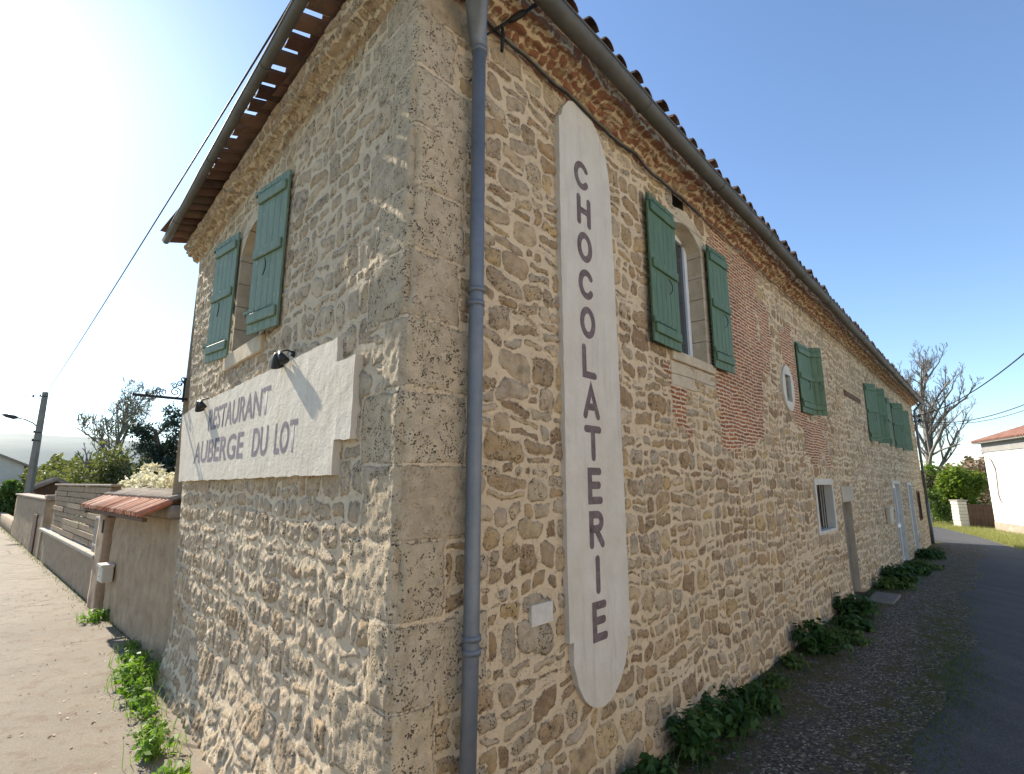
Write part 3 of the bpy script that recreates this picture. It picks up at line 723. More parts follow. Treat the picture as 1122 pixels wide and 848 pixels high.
# ---- window openings: reveals, frames, panes, surrounds
def box_reveal(mb, x0, x1, z0, z1, d, y0=.0):
    """inside faces of a hole, closed at the back"""
    v = [(x0, y0, z0), (x1, y0, z0), (x1, y0, z1), (x0, y0, z1), (x0, d, z0), (x1, d, z0), (x1, d, z1), (x0, d, z1)]
    mb.add(v, [(0, 1, 5, 4), (1, 2, 6, 5), (2, 3, 7, 6), (3, 0, 4, 7), (4, 5, 6, 7)])
def arch_pts(x0, x1, z0, z1, rise, n=14):
    """outline ccw from bottom left: bottom, right side, segmental arch, left side"""
    w_ = (x1 - x0) / 2; r = (w_ * w_ + rise * rise) / (2 * rise); cx = (x0 + x1) / 2; cz = z1 - r; a = math.asin(min(1, w_ / r))
    pts = [(x0, z0), (x1, z0)]
    for i in range(n + 1):
        t = a - 2 * a * i / n; pts.append((cx + r * math.sin(t), cz + r * math.cos(t)))
    return pts
def framed_window(M, x0, x1, z0, z1, d, rise=0, fw=.06, mat_f=None, name='window', mull=True, glass=True, dress=None, bars=0, arch_n=14, openleaf=False, dw=.16, lint=.2, proud=.014):
    mat_f = mat_f or MAT['whitepaint']
    inner = arch_pts(x0, x1, z0, z1, rise, arch_n) if rise else [(x0, z0), (x1, z0), (x1, z1), (x0, z1)]
    if dress:
        if rise:
            outer = [(x0 - dw, z0 - .0), (x1 + dw, z0 - .0)]
            w_ = (x1 - x0) / 2; cx = (x0 + x1) / 2
            for i in range(arch_n + 1):
                q = inner[2 + i]; f = (q[0] - cx) / w_
                outer.append((cx + f * (w_ + dw), min(q[1] + lint * (1 - .15 * abs(f)), z1 + lint)))
        else: outer = [(x0 - dw, z0 - dw * .5), (x1 + dw, z0 - dw * .5), (x1 + dw, z1 + lint), (x0 - dw, z1 + lint)]
        mb = MB(); mb.ring(outer, inner, -proud, .03)
        n = len(inner)
        mb.add([(x, .03, z) for x, z in inner] + [(x, d, z) for x, z in inner], [(i, (i + 1) % n, n + (i + 1) % n, n + i) for i in range(n)])
        o = mb.build('window_surround', dress, house, M)
    else:
        mb = MB(); n = len(inner)
        mb.add([(x, 0., z) for x, z in inner] + [(x, d, z) for x, z in inner], [(i, (i + 1) % n, n + (i + 1) % n, n + i) for i in range(n)])
        mb.build('window_surround', MAT['reveal'], house, M)
    a, b_, c, e = x0 + .01, x1 - .01, z0 + .01, z1 - .01
    cx = (x0 + x1) / 2
    mb = MB(); y = d - .06
    mb.ring([(a, c), (b_, c), (b_, e), (a, e)], [(a + fw, c + fw), (b_ - fw, c + fw), (b_ - fw, e - fw), (a + fw, e - fw)], y, y + .06)
    if mull: mb.box((cx - fw * .7, y + .003, c + fw), (cx + fw * .7, y + .055, e - fw))
    w0 = mb.build(name, mat_f, house, M)
    mb = MB(); mb.add([(a + fw, y + .03, c + fw), (b_ - fw, y + .03, c + fw), (b_ - fw, y + .03, e - fw), (a + fw, y + .03, e - fw)], [(0, 1, 2, 3)]); mb.build('pane', MAT['glass'], w0)
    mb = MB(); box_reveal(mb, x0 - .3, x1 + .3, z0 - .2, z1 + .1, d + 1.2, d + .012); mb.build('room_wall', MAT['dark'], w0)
    return w0
# first window on the street side (arched, dressed stone head and jambs, white frame)
w0 = framed_window(HR, 3.9, 4.82, 4.06, 5.88, .24, fw=.085, rise=.2, dress=MAT['dressed'], dw=.13, lint=.2)
# wall hole corner fillers behind the arch ring are covered by the surround; sill
mb = MB(); mb.box((3.72, -.05, 3.93), (5.0, .28, 4.055), bev=.01); mb.box((3.7, -.02, 3.62), (4.4, .05, 3.925), bev=.01); mb.box((4.41, -.018, 3.64), (5.02, .05, 3.925), bev=.01)
mb.build('window_sill', MAT['dressed'], house, HR)
# small putlog hole under the eaves
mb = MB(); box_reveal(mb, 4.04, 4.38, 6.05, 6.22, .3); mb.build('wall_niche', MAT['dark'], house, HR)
# oval stone-framed loophole
mb = MB(); n = 28
ov = [(8.46 + .36 * math.sin(2 * math.pi * i / n), 4.22 - .43 * math.cos(2 * math.pi * i / n)) for i in range(n)]
def clampr(p, hx, hz):
    dx, dz = p[0] - 8.46, p[1] - 4.22; k = 1 / max(abs(dx) / hx, abs(dz) / hz); return (8.46 + dx * k, 4.22 + dz * k)
iv = [clampr(p, .17, .25) for p in ov]
mb.ring(ov, iv, -.045, .05)
mb.build('oval_window_surround', MAT['dressed_white'], house, HR)
mb = MB(); box_reveal(mb, 8.29, 8.63, 3.97, 4.47, .32, .0); mb.build('window_opening', MAT['reveal'], house, HR)
mb = MB(); mb.add([(8.32, .3, 3.98), (8.6, .3, 3.98), (8.6, .3, 4.46), (8.32, .3, 4.46)], [(0, 1, 2, 3)]); mb.build('pane', MAT['glass'], house, HR)
framed_window(HR, 9.32, 9.94, 3.92, 5.23, .25, mull=False, dress=MAT['dressed'], dw=.1, lint=.14, proud=.012)
framed_window(HR, 17.42, 18.28, 3.87, 5.38, .25, dress=MAT['dressed'], dw=.1, lint=.14, proud=.012)
framed_window(HR, 21.52, 22.18, 3.87, 5.48, .25, dress=MAT['dressed'], dw=.08, lint=.1, proud=.012, mull=False)
framed_window(HR, 23.52, 24.38, 3.87, 5.38, .25, dress=MAT['dressed'], dw=.1, lint=.14, proud=.012)
# ground-floor window with white surround and bars
w5 = framed_window(HR, 9.77, 11.08, 1.57, 2.46, .28, dress=MAT['dressed_white'], dw=.13, lint=.12, mat_f=MAT['wood'], fw=.07, proud=.03)
mb = MB()
for i in range(6): mb.tube([(9.95 + .19 * i, .1, 1.57), (9.95 + .19 * i, .1, 2.46)], .011, 6)
mb.build('window_bar', MAT['iron'], w5)
# recessed grey door with concrete lintel
mb = MB(); box_reveal(mb, 12.05, 13.05, -.25, 2.06, .26); mb.build('door_reveal', MAT['reveal'], house, HR)
mb = MB(); mb.box((12.03, -.028, 2.06), (13.3, .1, 2.42), bev=.01); mb.build('door_lintel', MAT['reveal'], house, HR)
mb = MB()
for i in range(6): mb.box((12.06 + .163 * i, .12, -.2), (12.06 + .163 * i + .158, .16, 2.04), bev=.006)
dd = mb.build('door', simple('weathered grey brown door', (.14, .12, .09), (.24, .21, .17), 6, bmp=.003), house, HR)
mb = MB(); mb.tube([(12.2, .12, .95), (12.2, .05, .95), (12.2, .05, 1.08), (12.2, .12, 1.08)], .012, 6); mb.build('handle', MAT['iron'], dd)
# glazed white door further along, tall white shuttered opening, far brown window
d2 = framed_window(HR, 20.12, 21.78, -.3, 2.46, .16, dress=MAT['dressed_white'], dw=.1, lint=.1, fw=.13, name='glazed_door', proud=.03)
mb = MB(); mb.box((20.2, .07, .95), (21.7, .13, 1.07)); mb.build('rail', MAT['whitepaint'], d2)
d3 = framed_window(HR, 24.12, 25.38, -.25, 2.4, .14, dress=MAT['dressed_white'], dw=.14, lint=.12, fw=.13, name='glazed_door', proud=.03)
framed_window(HR, 27.12, 28.08, .92, 2.08, .14, dress=MAT['wood'], dw=.08, lint=.08, mat_f=MAT['wood'], proud=.03)
mb = MB(); mb.box((13.75, -.035, 4.76), (15.9, .05, 4.9), bev=.01); mb.build('timber_lintel', MAT['wood'], house, HR)
# left gable window
framed_window(HL, -4.08, -3.04, 4.07, 5.64, .34, rise=.28, dress=MAT['dressed'], dw=.17, lint=.2, mat_f=simple('brown window frame', (.12, .07, .05), (.2, .12, .09), 5, bmp=0))
mb = MB(); mb.box((-4.3, -.05, 3.86), (-2.85, .3, 4.06), bev=.012); mb.build('window_sill', MAT['dressed'], house, HL)

# ------------------------------------------------------------------ signs
def stroke_letters():
    def arc(cx, cz, rx, rz, a0, a1, n=14): return [(cx + rx * math.cos(R_(a0 + (a1 - a0) * i / n)), cz + rz * math.sin(R_(a0 + (a1 - a0) * i / n))) for i in range(n + 1)]
    return {
     'C': [arc(.5, .5, .46, .46, 40, 320, 22)],
     'H': [[(.1, 0), (.1, 1)], [(.9, 0), (.9, 1)], [(.1, .5), (.9, .5)]],
     'O': [arc(.5, .5, .44, .48, 0, 360, 28)],
     'L': [[(.12, 1), (.12, 0), (.9, 0)]],
     'A': [[(.02, 0), (.5, 1), (.98, 0)], [(.2, .32), (.8, .32)]],
     'T': [[(0, 1), (1, 1)], [(.5, 1), (.5, 0)]],
     'E': [[(.85, 1), (.12, 1), (.12, 0), (.9, 0)], [(.12, .52), (.78, .52)]],
     'R': [[(.12, 0), (.12, 1), (.55, 1)] + arc(.55, .76, .33, .24, 88, -88, 10) + [(.14, .52)], [(.45, .52), (.92, 0)]],
     'I': [[(.5, 0), (.5, 1)]]}
def ribbon(mb, pts, wd, y, M):
    closed = (Vector(pts[0]) - Vector(pts[-1])).length < 1e-6
    P = [Vector(p) for p in pts]
    if closed: P = P[:-1]
    n = len(P); Lf, Rt = [], []
    for i in range(n):
        a = P[i] - P[i - 1] if (i or closed) else P[1] - P[0]
        b = P[(i + 1) % n] - P[i] if (i < n - 1 or closed) else P[-1] - P[-2]
        a = a.normalized(); b = b.normalized(); t = (a + b)
        t = t.normalized() if t.length > 1e-4 else a
        nn = Vector((-t.y, t.x)); k = 1 / max(.45, nn.dot(Vector((-a.y, a.x))))
        Lf.append(P[i] + nn * wd * k); Rt.append(P[i] - nn * wd * k)
    if not closed:                                      # one outline with round ends
        def capp(c, d):
            a0 = math.atan2(d.y, d.x); return [c + Vector((math.cos(a0 + t), math.sin(a0 + t))) * wd for t in [math.pi / 2 - math.pi * k / 6 for k in range(1, 6)]]
        e1 = capp(P[-1], (P[-1] - P[-2]).normalized()); e0 = capp(P[0], (P[0] - P[1]).normalized())
        b = len(mb.v)
        for i in range(n - 1):
            q = [Lf[i], Rt[i], Rt[i + 1], Lf[i + 1]]; mb.add([M(p.x, p.y, y) for p in q], [(0, 1, 2, 3)])
        mb.add([M(p.x, p.y, y) for p in [Lf[-1]] + e1 + [Rt[-1]]], [tuple(reversed(range(7)))])
        mb.add([M(p.x, p.y, y) for p in [Rt[0]] + e0 + [Lf[0]]], [tuple(reversed(range(7)))])
    else:
        for i in range(n):
            j = (i + 1) % n; q = [Lf[i], Rt[i], Rt[j], Lf[j]]; mb.add([M(p.x, p.y, y) for p in q], [(0, 1, 2, 3)])
# tall chocolaterie panel
sg = empty('wall_sign', MR @ Matrix.Translation((2.0, -.02, 3.5)), 'tall narrow white plaster panel with rounded ends lettered CHOCOLATERIE, on the street wall', 'sign')
poly = [(1.585, 1.27), (1.635, 1.27), (1.64, 1.1), (1.69, .94), (1.78, .81), (1.9, .73), (2.04, .705), (2.18, .74), (2.3, .83), (2.39, .95), (2.43, 1.06), (2.435, 1.15), (2.49, 1.16)]
poly += [(2.485, 2.2), (2.47, 3.4), (2.45, 4.6), (2.43, 5.45), (2.41, 5.66), (2.36, 5.86), (2.27, 6.02), (2.14, 6.15), (1.98, 6.21), (1.84, 6.2), (1.73, 6.14), (1.65, 6.03), (1.61, 5.92), (1.575, 5.9), (1.568, 4.9), (1.58, 3.3), (1.575, 2.)]
rr_ = random.Random(5)
dense = []
for i, (a, b_) in enumerate(zip(poly, poly[1:] + poly[:1])):
    k = max(1, int(math.hypot(b_[0] - a[0], b_[1] - a[1]) / .06))
    for j in range(k): dense.append((a[0] + (b_[0] - a[0]) * j / k + rr_.uniform(-.004, .004) - 2.0, a[1] + (b_[1] - a[1]) * j / k + rr_.uniform(-.003, .003) - 3.5))
mb = MB(); mb.prism(dense, -.036, .03); sub('panel', mb, MAT['plaster'], sg)
SL = stroke_letters(); lx = [1.92, 1.94, 1.94, 1.95, 1.955, 1.96, 1.975, 1.985, 1.995, 2.0, 2.0, 2.01]
for i, chn in enumerate('CHOCOLATERIE'):
    mb = MB(); zc = 5.43 - i * .3695; hh, ww = .25, .205; y = -.0375
    for q, st in enumerate(SL[chn]):
        tl = rr_.uniform(-.02, .02)
        ribbon(mb, [((p[0] - .5) * ww, (p[1] - .5) * hh) for p in st], .0325, y - q * .0006, lambda x, z, yy, i=i, zc=zc: (lx[i] - 2.0 + x, yy, zc + z - 3.5))
    sub('letter', mb, MAT['letter'], sg)
# restaurant panel on the gable
sg2 = empty('wall_sign', ML @ Matrix.Translation((-3, -.02, 3.0)), 'wide white plaster panel with notched corners lettered RESTAURANT AUBERGE DU LOT, below the gable window', 'sign')
poly = [(-6.0, 2.52), (-.83, 2.56), (-.83, 2.8), (-.57, 2.8), (-.56, 3.39), (-.86, 3.39), (-.87, 3.58), (-5.3, 3.56), (-6.28, 3.5)]
dense = []
for i, (a, b_) in enumerate(zip(poly, poly[1:] + poly[:1])):
    k = max(1, int(math.hypot(b_[0] - a[0], b_[1] - a[1]) / .08))
    for j in range(k): dense.append((a[0] + (b_[0] - a[0]) * j / k + rr_.uniform(-.007, .007) + 3, a[1] + (b_[1] - a[1]) * j / k + rr_.uniform(-.007, .007) - 3))
mb = MB(); mb.prism(dense, -.05, .03); sub('panel', mb, MAT['plaster'], sg2)
def text_obj(txt, s0, s1, z0, z1, y, mat, parent, ox, oz):
    cu = bpy.data.curves.new('lettering', 'FONT'); cu.body = txt; cu.size = 1; cu.offset = .018; cu.fill_mode = 'FRONT'; cu.resolution_u = 4
    to = bpy.data.objects.new('tmp', cu); COL.objects.link(to); dg = bpy.context.evaluated_depsgraph_get(); dg.update()
    me = bpy.data.meshes.new_from_object(to.evaluated_get(dg)); bpy.data.objects.remove(to)
    v = np.array([q.co[:] for q in me.vertices]); x0, x1 = v[:, 0].min(), v[:, 0].max(); a, b_ = v[:, 1].min(), v[:, 1].max()
    for q in me.vertices:
        X = s0 + (q.co.x - x0) / (x1 - x0) * (s1 - s0); Z = z0 + (q.co.y - a) / (b_ - a) * (z1 - z0)
        q.co = (X - ox, y, Z - oz)
    me.update()
    o = link('lettering', me, mat, parent); return o
text_obj('RESTAURANT', -4.6, -2.3, 3.14, 3.42, -.052, MAT['letter2'], sg2, -3, 3)
for word, a, b_, hh in (('AUBERGE', -5.2, -3.02, 0), ('DU', -2.72, -2.27, .0), ('LOT', -2.08, -1.55, 0)):
    text_obj(word, a, b_, 2.75, 3.03, -.052, MAT['letter2'], sg2, -3, 3)
# small pale survey plate
mb = MB(); mb.box((-.125, .008, -.075), (.125, .04, .075), bev=.003); 
pl = mb.build('wall_plaque', simple('pale stone plaque', (.52, .47, .4), (.66, .6, .52), 14, bmp=.003), None, MR @ Matrix.Translation((1.29, -.04, 1.54)))
tag(pl, 'small blank pale plaque set in the stone wall beside the tall sign', 'plaque')

# floodlights above the restaurant panel
def flood(s, z, label):
    t = empty('spotlight', ML @ Matrix.Translation((s, 0, z)), label, 'spotlight', 'black spotlights over the restaurant panel')
    mb = MB(); mb.tube([(0, .02, .06), (0, -.06, .09), (.01, -.12, .07), (.01, -.14, .03)], .008, 7); mb.tube([(0, .0, .06), (0, -.03, .065)], .028, 10); sub('arm', mb, MAT['iron'], t, True)
    mb = MB(); mb.tube([(-.02, -.15, .05), (-.045, -.14, .01), (-.08, -.12, -.05), (-.085, -.115, -.06)], [.02, .036, .055, .058], 14, True); sub('lamp_head', mb, MAT['iron'], t, True)
    mb = MB(); mb.tube([(.05, -.15, .05), (.075, -.14, .01), (.105, -.12, -.045)], [.016, .03, .046], 12, True); sub('lamp_head', mb, MAT['iron'], t, True)
    return t
flood(-4.85, 3.5, 'small black double spotlight at the far end of the restaurant panel'); flood(-1.95, 3.6, 'small black double spotlight near the middle of the restaurant panel')
# wrought iron sign bracket with scrolls
br = empty('sign_bracket', ML @ Matrix.Translation((-6.62, 0, 3.8)), 'black wrought iron bracket with scrolls sticking out of the gable end', 'bracket')
mb = MB(); mb.box((-.014, -.68, -.02), (.014, .03, .02)); mb.box((-.014, -.045, -.05), (.014, -.02, .34)); sub('bar', mb, MAT['iron'], br)
def spiral(c, r0, turns, a0, sg_=1, n=30):
    return [(0, c[0] + r0 * (1 - .8 * i / n) * math.cos(a0 + sg_ * turns * 2 * math.pi * i / n), c[1] + r0 * (1 - .8 * i / n) * math.sin(a0 + sg_ * turns * 2 * math.pi * i / n)) for i in range(n + 1)]
mb = MB()
for c, r0, tn, a0, s_ in (((-.14, .10), .085, 1.6, -1.5, 1), ((-.3, .075), .06, 1.4, -1.6, -1), ((-.41, .055), .045, 1.4, -1.6, 1), ((-.09, .235), .05, 1.5, 0, 1), ((-.17, .2), .045, 1.4, 3.1, -1), ((-.055, .31), .04, 1.4, 0, 1), ((-.5, .04), .025, 1.2, -1.6, -1), ((-.37, .115), .03, 1.2, 0, 1)):
    mb.tube(spiral(c, r0, tn, a0, s_), .0085, 5)
mb.tube([(0, -.03, .3), (0, -.1, .2), (0, -.22, .15), (0, -.34, .08), (0, -.52, .02)], .007, 5)
sub('scroll', mb, MAT['iron'], br, True)

# ------------------------------------------------------------------ cables
def sag(a, b, dip, n=24):
    a, b = Vector(a), Vector(b); return [a.lerp(b, i / n) - Vector((0, 0, dip * 4 * (i / n) * (1 - i / n))) for i in range(n + 1)]
def wpt(M, s, o, z): return M @ Vector((s, -o, z))
def cable(name, pts, r, label, mat, cat='cable', group=None):
    c = Vector(pts[0]); mb = MB(); mb.tube([Vector(p) - c for p in pts], r, 6)
    o = mb.build(name, mat, None, Matrix.Translation(c), True); return tag(o, label, cat, group)
rp_ = [(-.1, 6.3), (.59, 6.235), (1.08, 6.21), (1.69, 6.235), (2.3, 6.20), (3.03, 6.235), (3.6, 6.19), (4.27, 6.23), (5.28, 6.2), (6.5, 6.2), (8, 6.17), (10.2, 6.19), (14.9, 6.18), (20, 6.2), (26, 6.2), (29.8, 6.18)]
pp = []
for (a, b_) in zip(rp_[:-1], rp_[1:]):
    k = max(2, int((b_[0] - a[0]) / .15))
    for i in range(k):
        t = i / k; s = a[0] + (b_[0] - a[0]) * t; pp.append(wpt(MR, s, .06 + .008 * math.sin(s * 7), a[1] + (b_[1] - a[1]) * t - .02 * math.sin(math.pi * t) + .006 * math.sin(s * 11)))
cable('wall_cable', pp, .012, 'grey brown cable clipped along the street wall just below the cornice', MAT['cable_grey'])
cable('wall_cable', [p + Vector((0, 0, -.035)) + NR * .004 for p in pp[2:30]], .009, 'thin black cable running beside the grey one above the tall sign', MAT['cable'])
A1 = wpt(MR, .70, .05, 6.17)
cn = empty('power_cable', Matrix.Translation(A1), 'black twisted service cable anchored by a hook above the downpipe', 'cable')
far = wpt(MR, 2.6, 1.75, 8.2)
d_ = (far - A1); mb = MB()
mb.tube([Vector((0, 0, 0)), d_ * .12, d_ * .5, d_], .011, 6); mb.tube([Vector((.004, 0, .012)), d_ * .12 + Vector((.004, 0, .016)), d_ + Vector((.01, 0, .02))], .009, 6)
sub('wire', mb, MAT['cable'], cn, True)
mb = MB(); mb.tube([d_ * .05, d_ * .065, d_ * .10, d_ * .12], [.012, .026, .028, .012], 8); mb.tube([Vector((-.0, 0, 0)), d_ * .05], .014, 6)
mb.tube([d_ * .03, d_ * .03 + Vector((.01, .0, -.08)), d_ * .03 + Vector((.0, 0.01, -.24))], [.014, .017, .014], 6); mb.tube([d_ * .0, Vector((-.06, .02, -.02)), Vector((-.08, .04, .03))], .008, 6)
sub('clamp', mb, MAT['cable'], cn, True)

# ------------------------------------------------------------------ garden walls on the left (frame G: x negative goes away)
MAT['oldwall'] = simple('stained old render', (.24, .165, .1), (.45, .34, .22), 3.2, bmp=.03, bscale=11, det=8)
MAT['oldwall2'] = simple('stained grey render', (.24, .17, .11), (.42, .32, .21), 4, bmp=.025, bscale=14, det=8)
MAT['coping'] = simple('concrete coping', (.26, .23, .19), (.38, .34, .29), 4, bmp=.005)
MAT['boards'] = simple('grey weathered boards', (.2, .13, .075), (.4, .3, .19), 6, bmp=.006)
def rough_block(name, x0, x1, y0, y1, z0, z1, mat, amp=.012, step=.07, seed=0):
    """a wall block with an uneven surface"""
    bm = bmesh.new(); bmesh.ops.create_cube(bm, size=1)
    for v in bm.verts: v.co = Vector(((x0 + x1) / 2 + v.co.x * (x1 - x0), (y0 + y1) / 2 + v.co.y * (y1 - y0), (z0 + z1) / 2 + v.co.z * (z1 - z0)))
    for ax, ln in ((0, x1 - x0), (2, z1 - z0), (1, y1 - y0)):
        k = int(min(90, ln / step))
        for i in range(1, k):
            p = Vector(((x0, y0, z0))); p[ax] += ln * i / k; nn = Vector((0, 0, 0)); nn[ax] = 1
            bmesh.ops.bisect_plane(bm, geom=bm.verts[:] + bm.edges[:] + bm.faces[:], plane_co=p, plane_no=nn)
    from mathutils import noise as mn
    for v in bm.verts:
        q = v.co * 3.1 + Vector((seed, 0, 0)); d = mn.fractal(q, 1, 2, 4)
        v.co += Vector((mn.noise(q + Vector((9, 0, 0))) * amp * .6, d * amp, mn.noise(q * 1.3) * amp * .7))
    me = bpy.data.meshes.new(name); bm.to_mesh(me); bm.free(); return me
def gthing(name, x, label, cat, group=None): return empty(name, MG @ Matrix.Translation((x, 0, 0)), label, cat, group)
# tall gate wall with tile canopy
gw = gthing('garden_wall', -2.2, 'tall stained rendered wall joining the stone house, under a small tiled canopy', 'wall')
link('wall', rough_block('gw', -2.6, 2.6, 0, .35, -.1, 1.98, MAT['oldwall'], .022, .06, 3), MAT['oldwall'], gw, smooth=True)
def corr(mb, x0, x1, y0, z0, y1, z1, sp=.22, r=.08, seed=1, th=.014):
    q = random.Random(seed); n = int((x1 - x0) / sp)
    for i in range(n):
        x = x0 + (i + .5) * sp + q.uniform(-.01, .01); vs = []
        for e, (y, z) in enumerate(((y0 + q.uniform(-.015, .015), z0), (y1, z1))):
            for rr in (r, r - th):
                for k in range(7):
                    t = math.pi * k / 6; vs.append((x + rr * math.cos(t), y, z + rr * math.sin(t) * .9 + q.uniform(-.003, .003)))
        m_ = 7; fs = []
        for k in range(6):
            fs += [(k, k + 1, 2 * m_ + k + 1, 2 * m_ + k), (m_ + k, 3 * m_ + k, 3 * m_ + k + 1, m_ + k + 1), (k, m_ + k, m_ + k + 1, k + 1)]
        mb.add(vs, fs)
        # pan between
        x2 = x + sp / 2; vs = []
        for e, (y, z) in enumerate(((y0 + .02, z0), (y1, z1))):
            for k in range(5):
                t = math.pi + math.pi * k / 4; vs.append((x2 + r * .75 * math.cos(t), y, z + .03 + r * .6 * math.sin(t)))
        mb.add(vs, [(k, k + 1, 6 + k, 5 + k) for k in range(4)])
mb = MB(); corr(mb, -3.4, 1.6, -.46, 2.02, -.06, 2.2); sub('canopy', mb, MAT['tile_orange'], gw, True)
mb = MB(); corr(mb, -3.4, 1.6, -.1, 2.22, .3, 2.33, seed=4); mb.box((-3.4, -.08, 1.985), (1.6, .34, 2.17)); sub('canopy', mb, MAT['tile_grey'], gw, True)
mb = MB(); mb.box((-3.35, -.42, 1.95), (1.5, -.36, 2.0)); mb.box((-3.3, -.4, 1.9), (-3.22, 0, 1.95)); mb.box((-1.0, -.4, 1.9), (-.92, 0, 1.95)); sub('beam', mb, MAT['wood'], gw)
# gate pillar, mailbox, hinge post
pil = gthing('gate_pillar', -5.35, 'pinkish rendered gate pillar between the tall wall and the low wall', 'pillar')
link('shaft', rough_block('pil', -.42, .3, -.1, .4, -.1, 1.88, MAT['oldwall'], .01, .08, 9), simple('pinkish render', (.27, .18, .12), (.42, .31, .21), 4, bmp=.012), pil, smooth=True)
mb = MB(); mb.box((-.48, -.16, 1.88), (.36, .44, 1.94), bev=.01); sub('cap', mb, MAT['coping'], pil)
mb = MB(); mb.box((.14, -.125, 1.5), (.2, -.1, 1.76)); sub('hinge_plate', mb, simple('dark green metal', (.04, .06, .045), (.07, .09, .07), 4, bmp=0), pil)
bx = gthing('letter_box', -4.35, 'cream metal letter box on the wall beside the gate pillar', 'letter box')
mb = MB(); mb.box((-.2, -.2, .66), (.2, -.02, .98), bev=.015); sub('body', mb, simple('cream enamel', (.48, .43, .34), (.58, .53, .44), 4, rough=.5, bmp=0), bx)
mb = MB(); mb.box((-.21, -.225, .93), (.21, -.02, .985), bev=.005); mb.box((-.1, -.206, .86), (.1, -.2, .885)); mb.tube([(0, -.215, .77), (0, -.2, .77)], .018, 8); sub('flap', mb, MAT['dressed_white'], bx)
# low wall with boards
lw = gthing('low_wall', -10.6, 'long low rendered wall with concrete coping, under the plank screen', 'wall')
link('wall', rough_block('lw', -4.9, 4.85, 0, .3, -.15, .93, MAT['oldwall2'], .015, .09, 5), MAT['oldwall2'], lw, smooth=True)
mb = MB(); mb.box((-4.95, -.12, .93), (4.85, .36, 1.01), bev=.012); sub('coping', mb, MAT['coping'], lw)
fn = gthing('plank_fence', -10, 'screen of weathered horizontal planks standing on the low wall', 'fence')
mb = MB(); r = random.Random(3)
for i in range(9):
    z = 1.05 + i * .152; x = -4.1
    while x < 4.4:
        ln = r.uniform(1.8, 3); e = min(x + ln, 4.4); mb.box((x, .02 + r.uniform(-.02, .02), z + r.uniform(-.008, .008)), (e - .01, .06 + r.uniform(-.01, .02), z + .135), bev=.006); x = e
sub('plank', mb, MAT['boards'], fn)
mb = MB(); mb.box((-4.2, -.03, 2.42), (4.55, .18, 2.47), bev=.01); sub('top_rail', mb, MAT['tile_grey'], fn)
for x in (-4.1, -1.2, 1.6, 4.35):
    mb = MB(); mb.box((x, .065, 1.01), (x + .1, .17, 2.42), bev=.005); sub('post', mb, MAT['boards'], fn)
gr_ = gthing('metal_railing', -6.3, 'short pale metal railing on the coping beside the gate pillar', 'railing')
mb = MB(); mb.box((-.3, -.03, 1.14), (.3, .0, 1.18)); mb.box((-.3, -.03, 1.72), (.3, 0, 1.76))
for i in range(5): mb.box((-.3 + i * .14, -.025, 1.01), (-.27 + i * .14, -.005, 1.72))
sub('bars', mb, simple('pale grey metal', (.4, .38, .34), (.5, .48, .44), 4, bmp=0), gr_)
# far garden wall with door
fw_ = gthing('garden_wall', -21.5, 'distant tall rendered wall with a narrow brown door beyond the plank screen', 'wall')
link('wall', rough_block('fw', -6, 5.8, 0, .4, -.2, 1.9, MAT['oldwall2'], .02, .15, 15), MAT['oldwall'], fw_, smooth=True)
mb = MB(); mb.box((-6.1, -.07, 1.9), (5.9, .45, 1.98), bev=.02); sub('coping', mb, MAT['tile_grey'], fw_)
mb = MB(); mb.box((5.2, -.03, -.15), (5.75, .42, 2.08), bev=.02); sub('pier', mb, MAT['oldwall2'], fw_)
mb = MB(); mb.box((3.1, -.05, -.1), (4.1, .02, 1.35), bev=.01); sub('door', mb, MAT['wood'], fw_)
l3 = gthing('low_wall', -34, 'far low rendered wall where the path runs out of sight', 'wall')
link('wall', rough_block('l3', -8, 6.3, 0, .3, -.2, .65, MAT['oldwall2'], .02, .3, 25), MAT['oldwall2'], l3, smooth=True)
mb = MB(); mb.box((2.0, .35, 0), (6.6, .5, 1.35)); 
for i in range(12): mb.box((2.02 + i * .38, .33, .05), (2.05 + i * .38, .35, 1.3))
o = mb.build('metal_gate', simple('rust brown sheet', (.14, .06, .045), (.22, .1, .08), 4), None, MG @ Matrix.Translation((-34, 0, 0))); tag(o, 'rust brown sheet metal gate above the far low wall', 'gate')

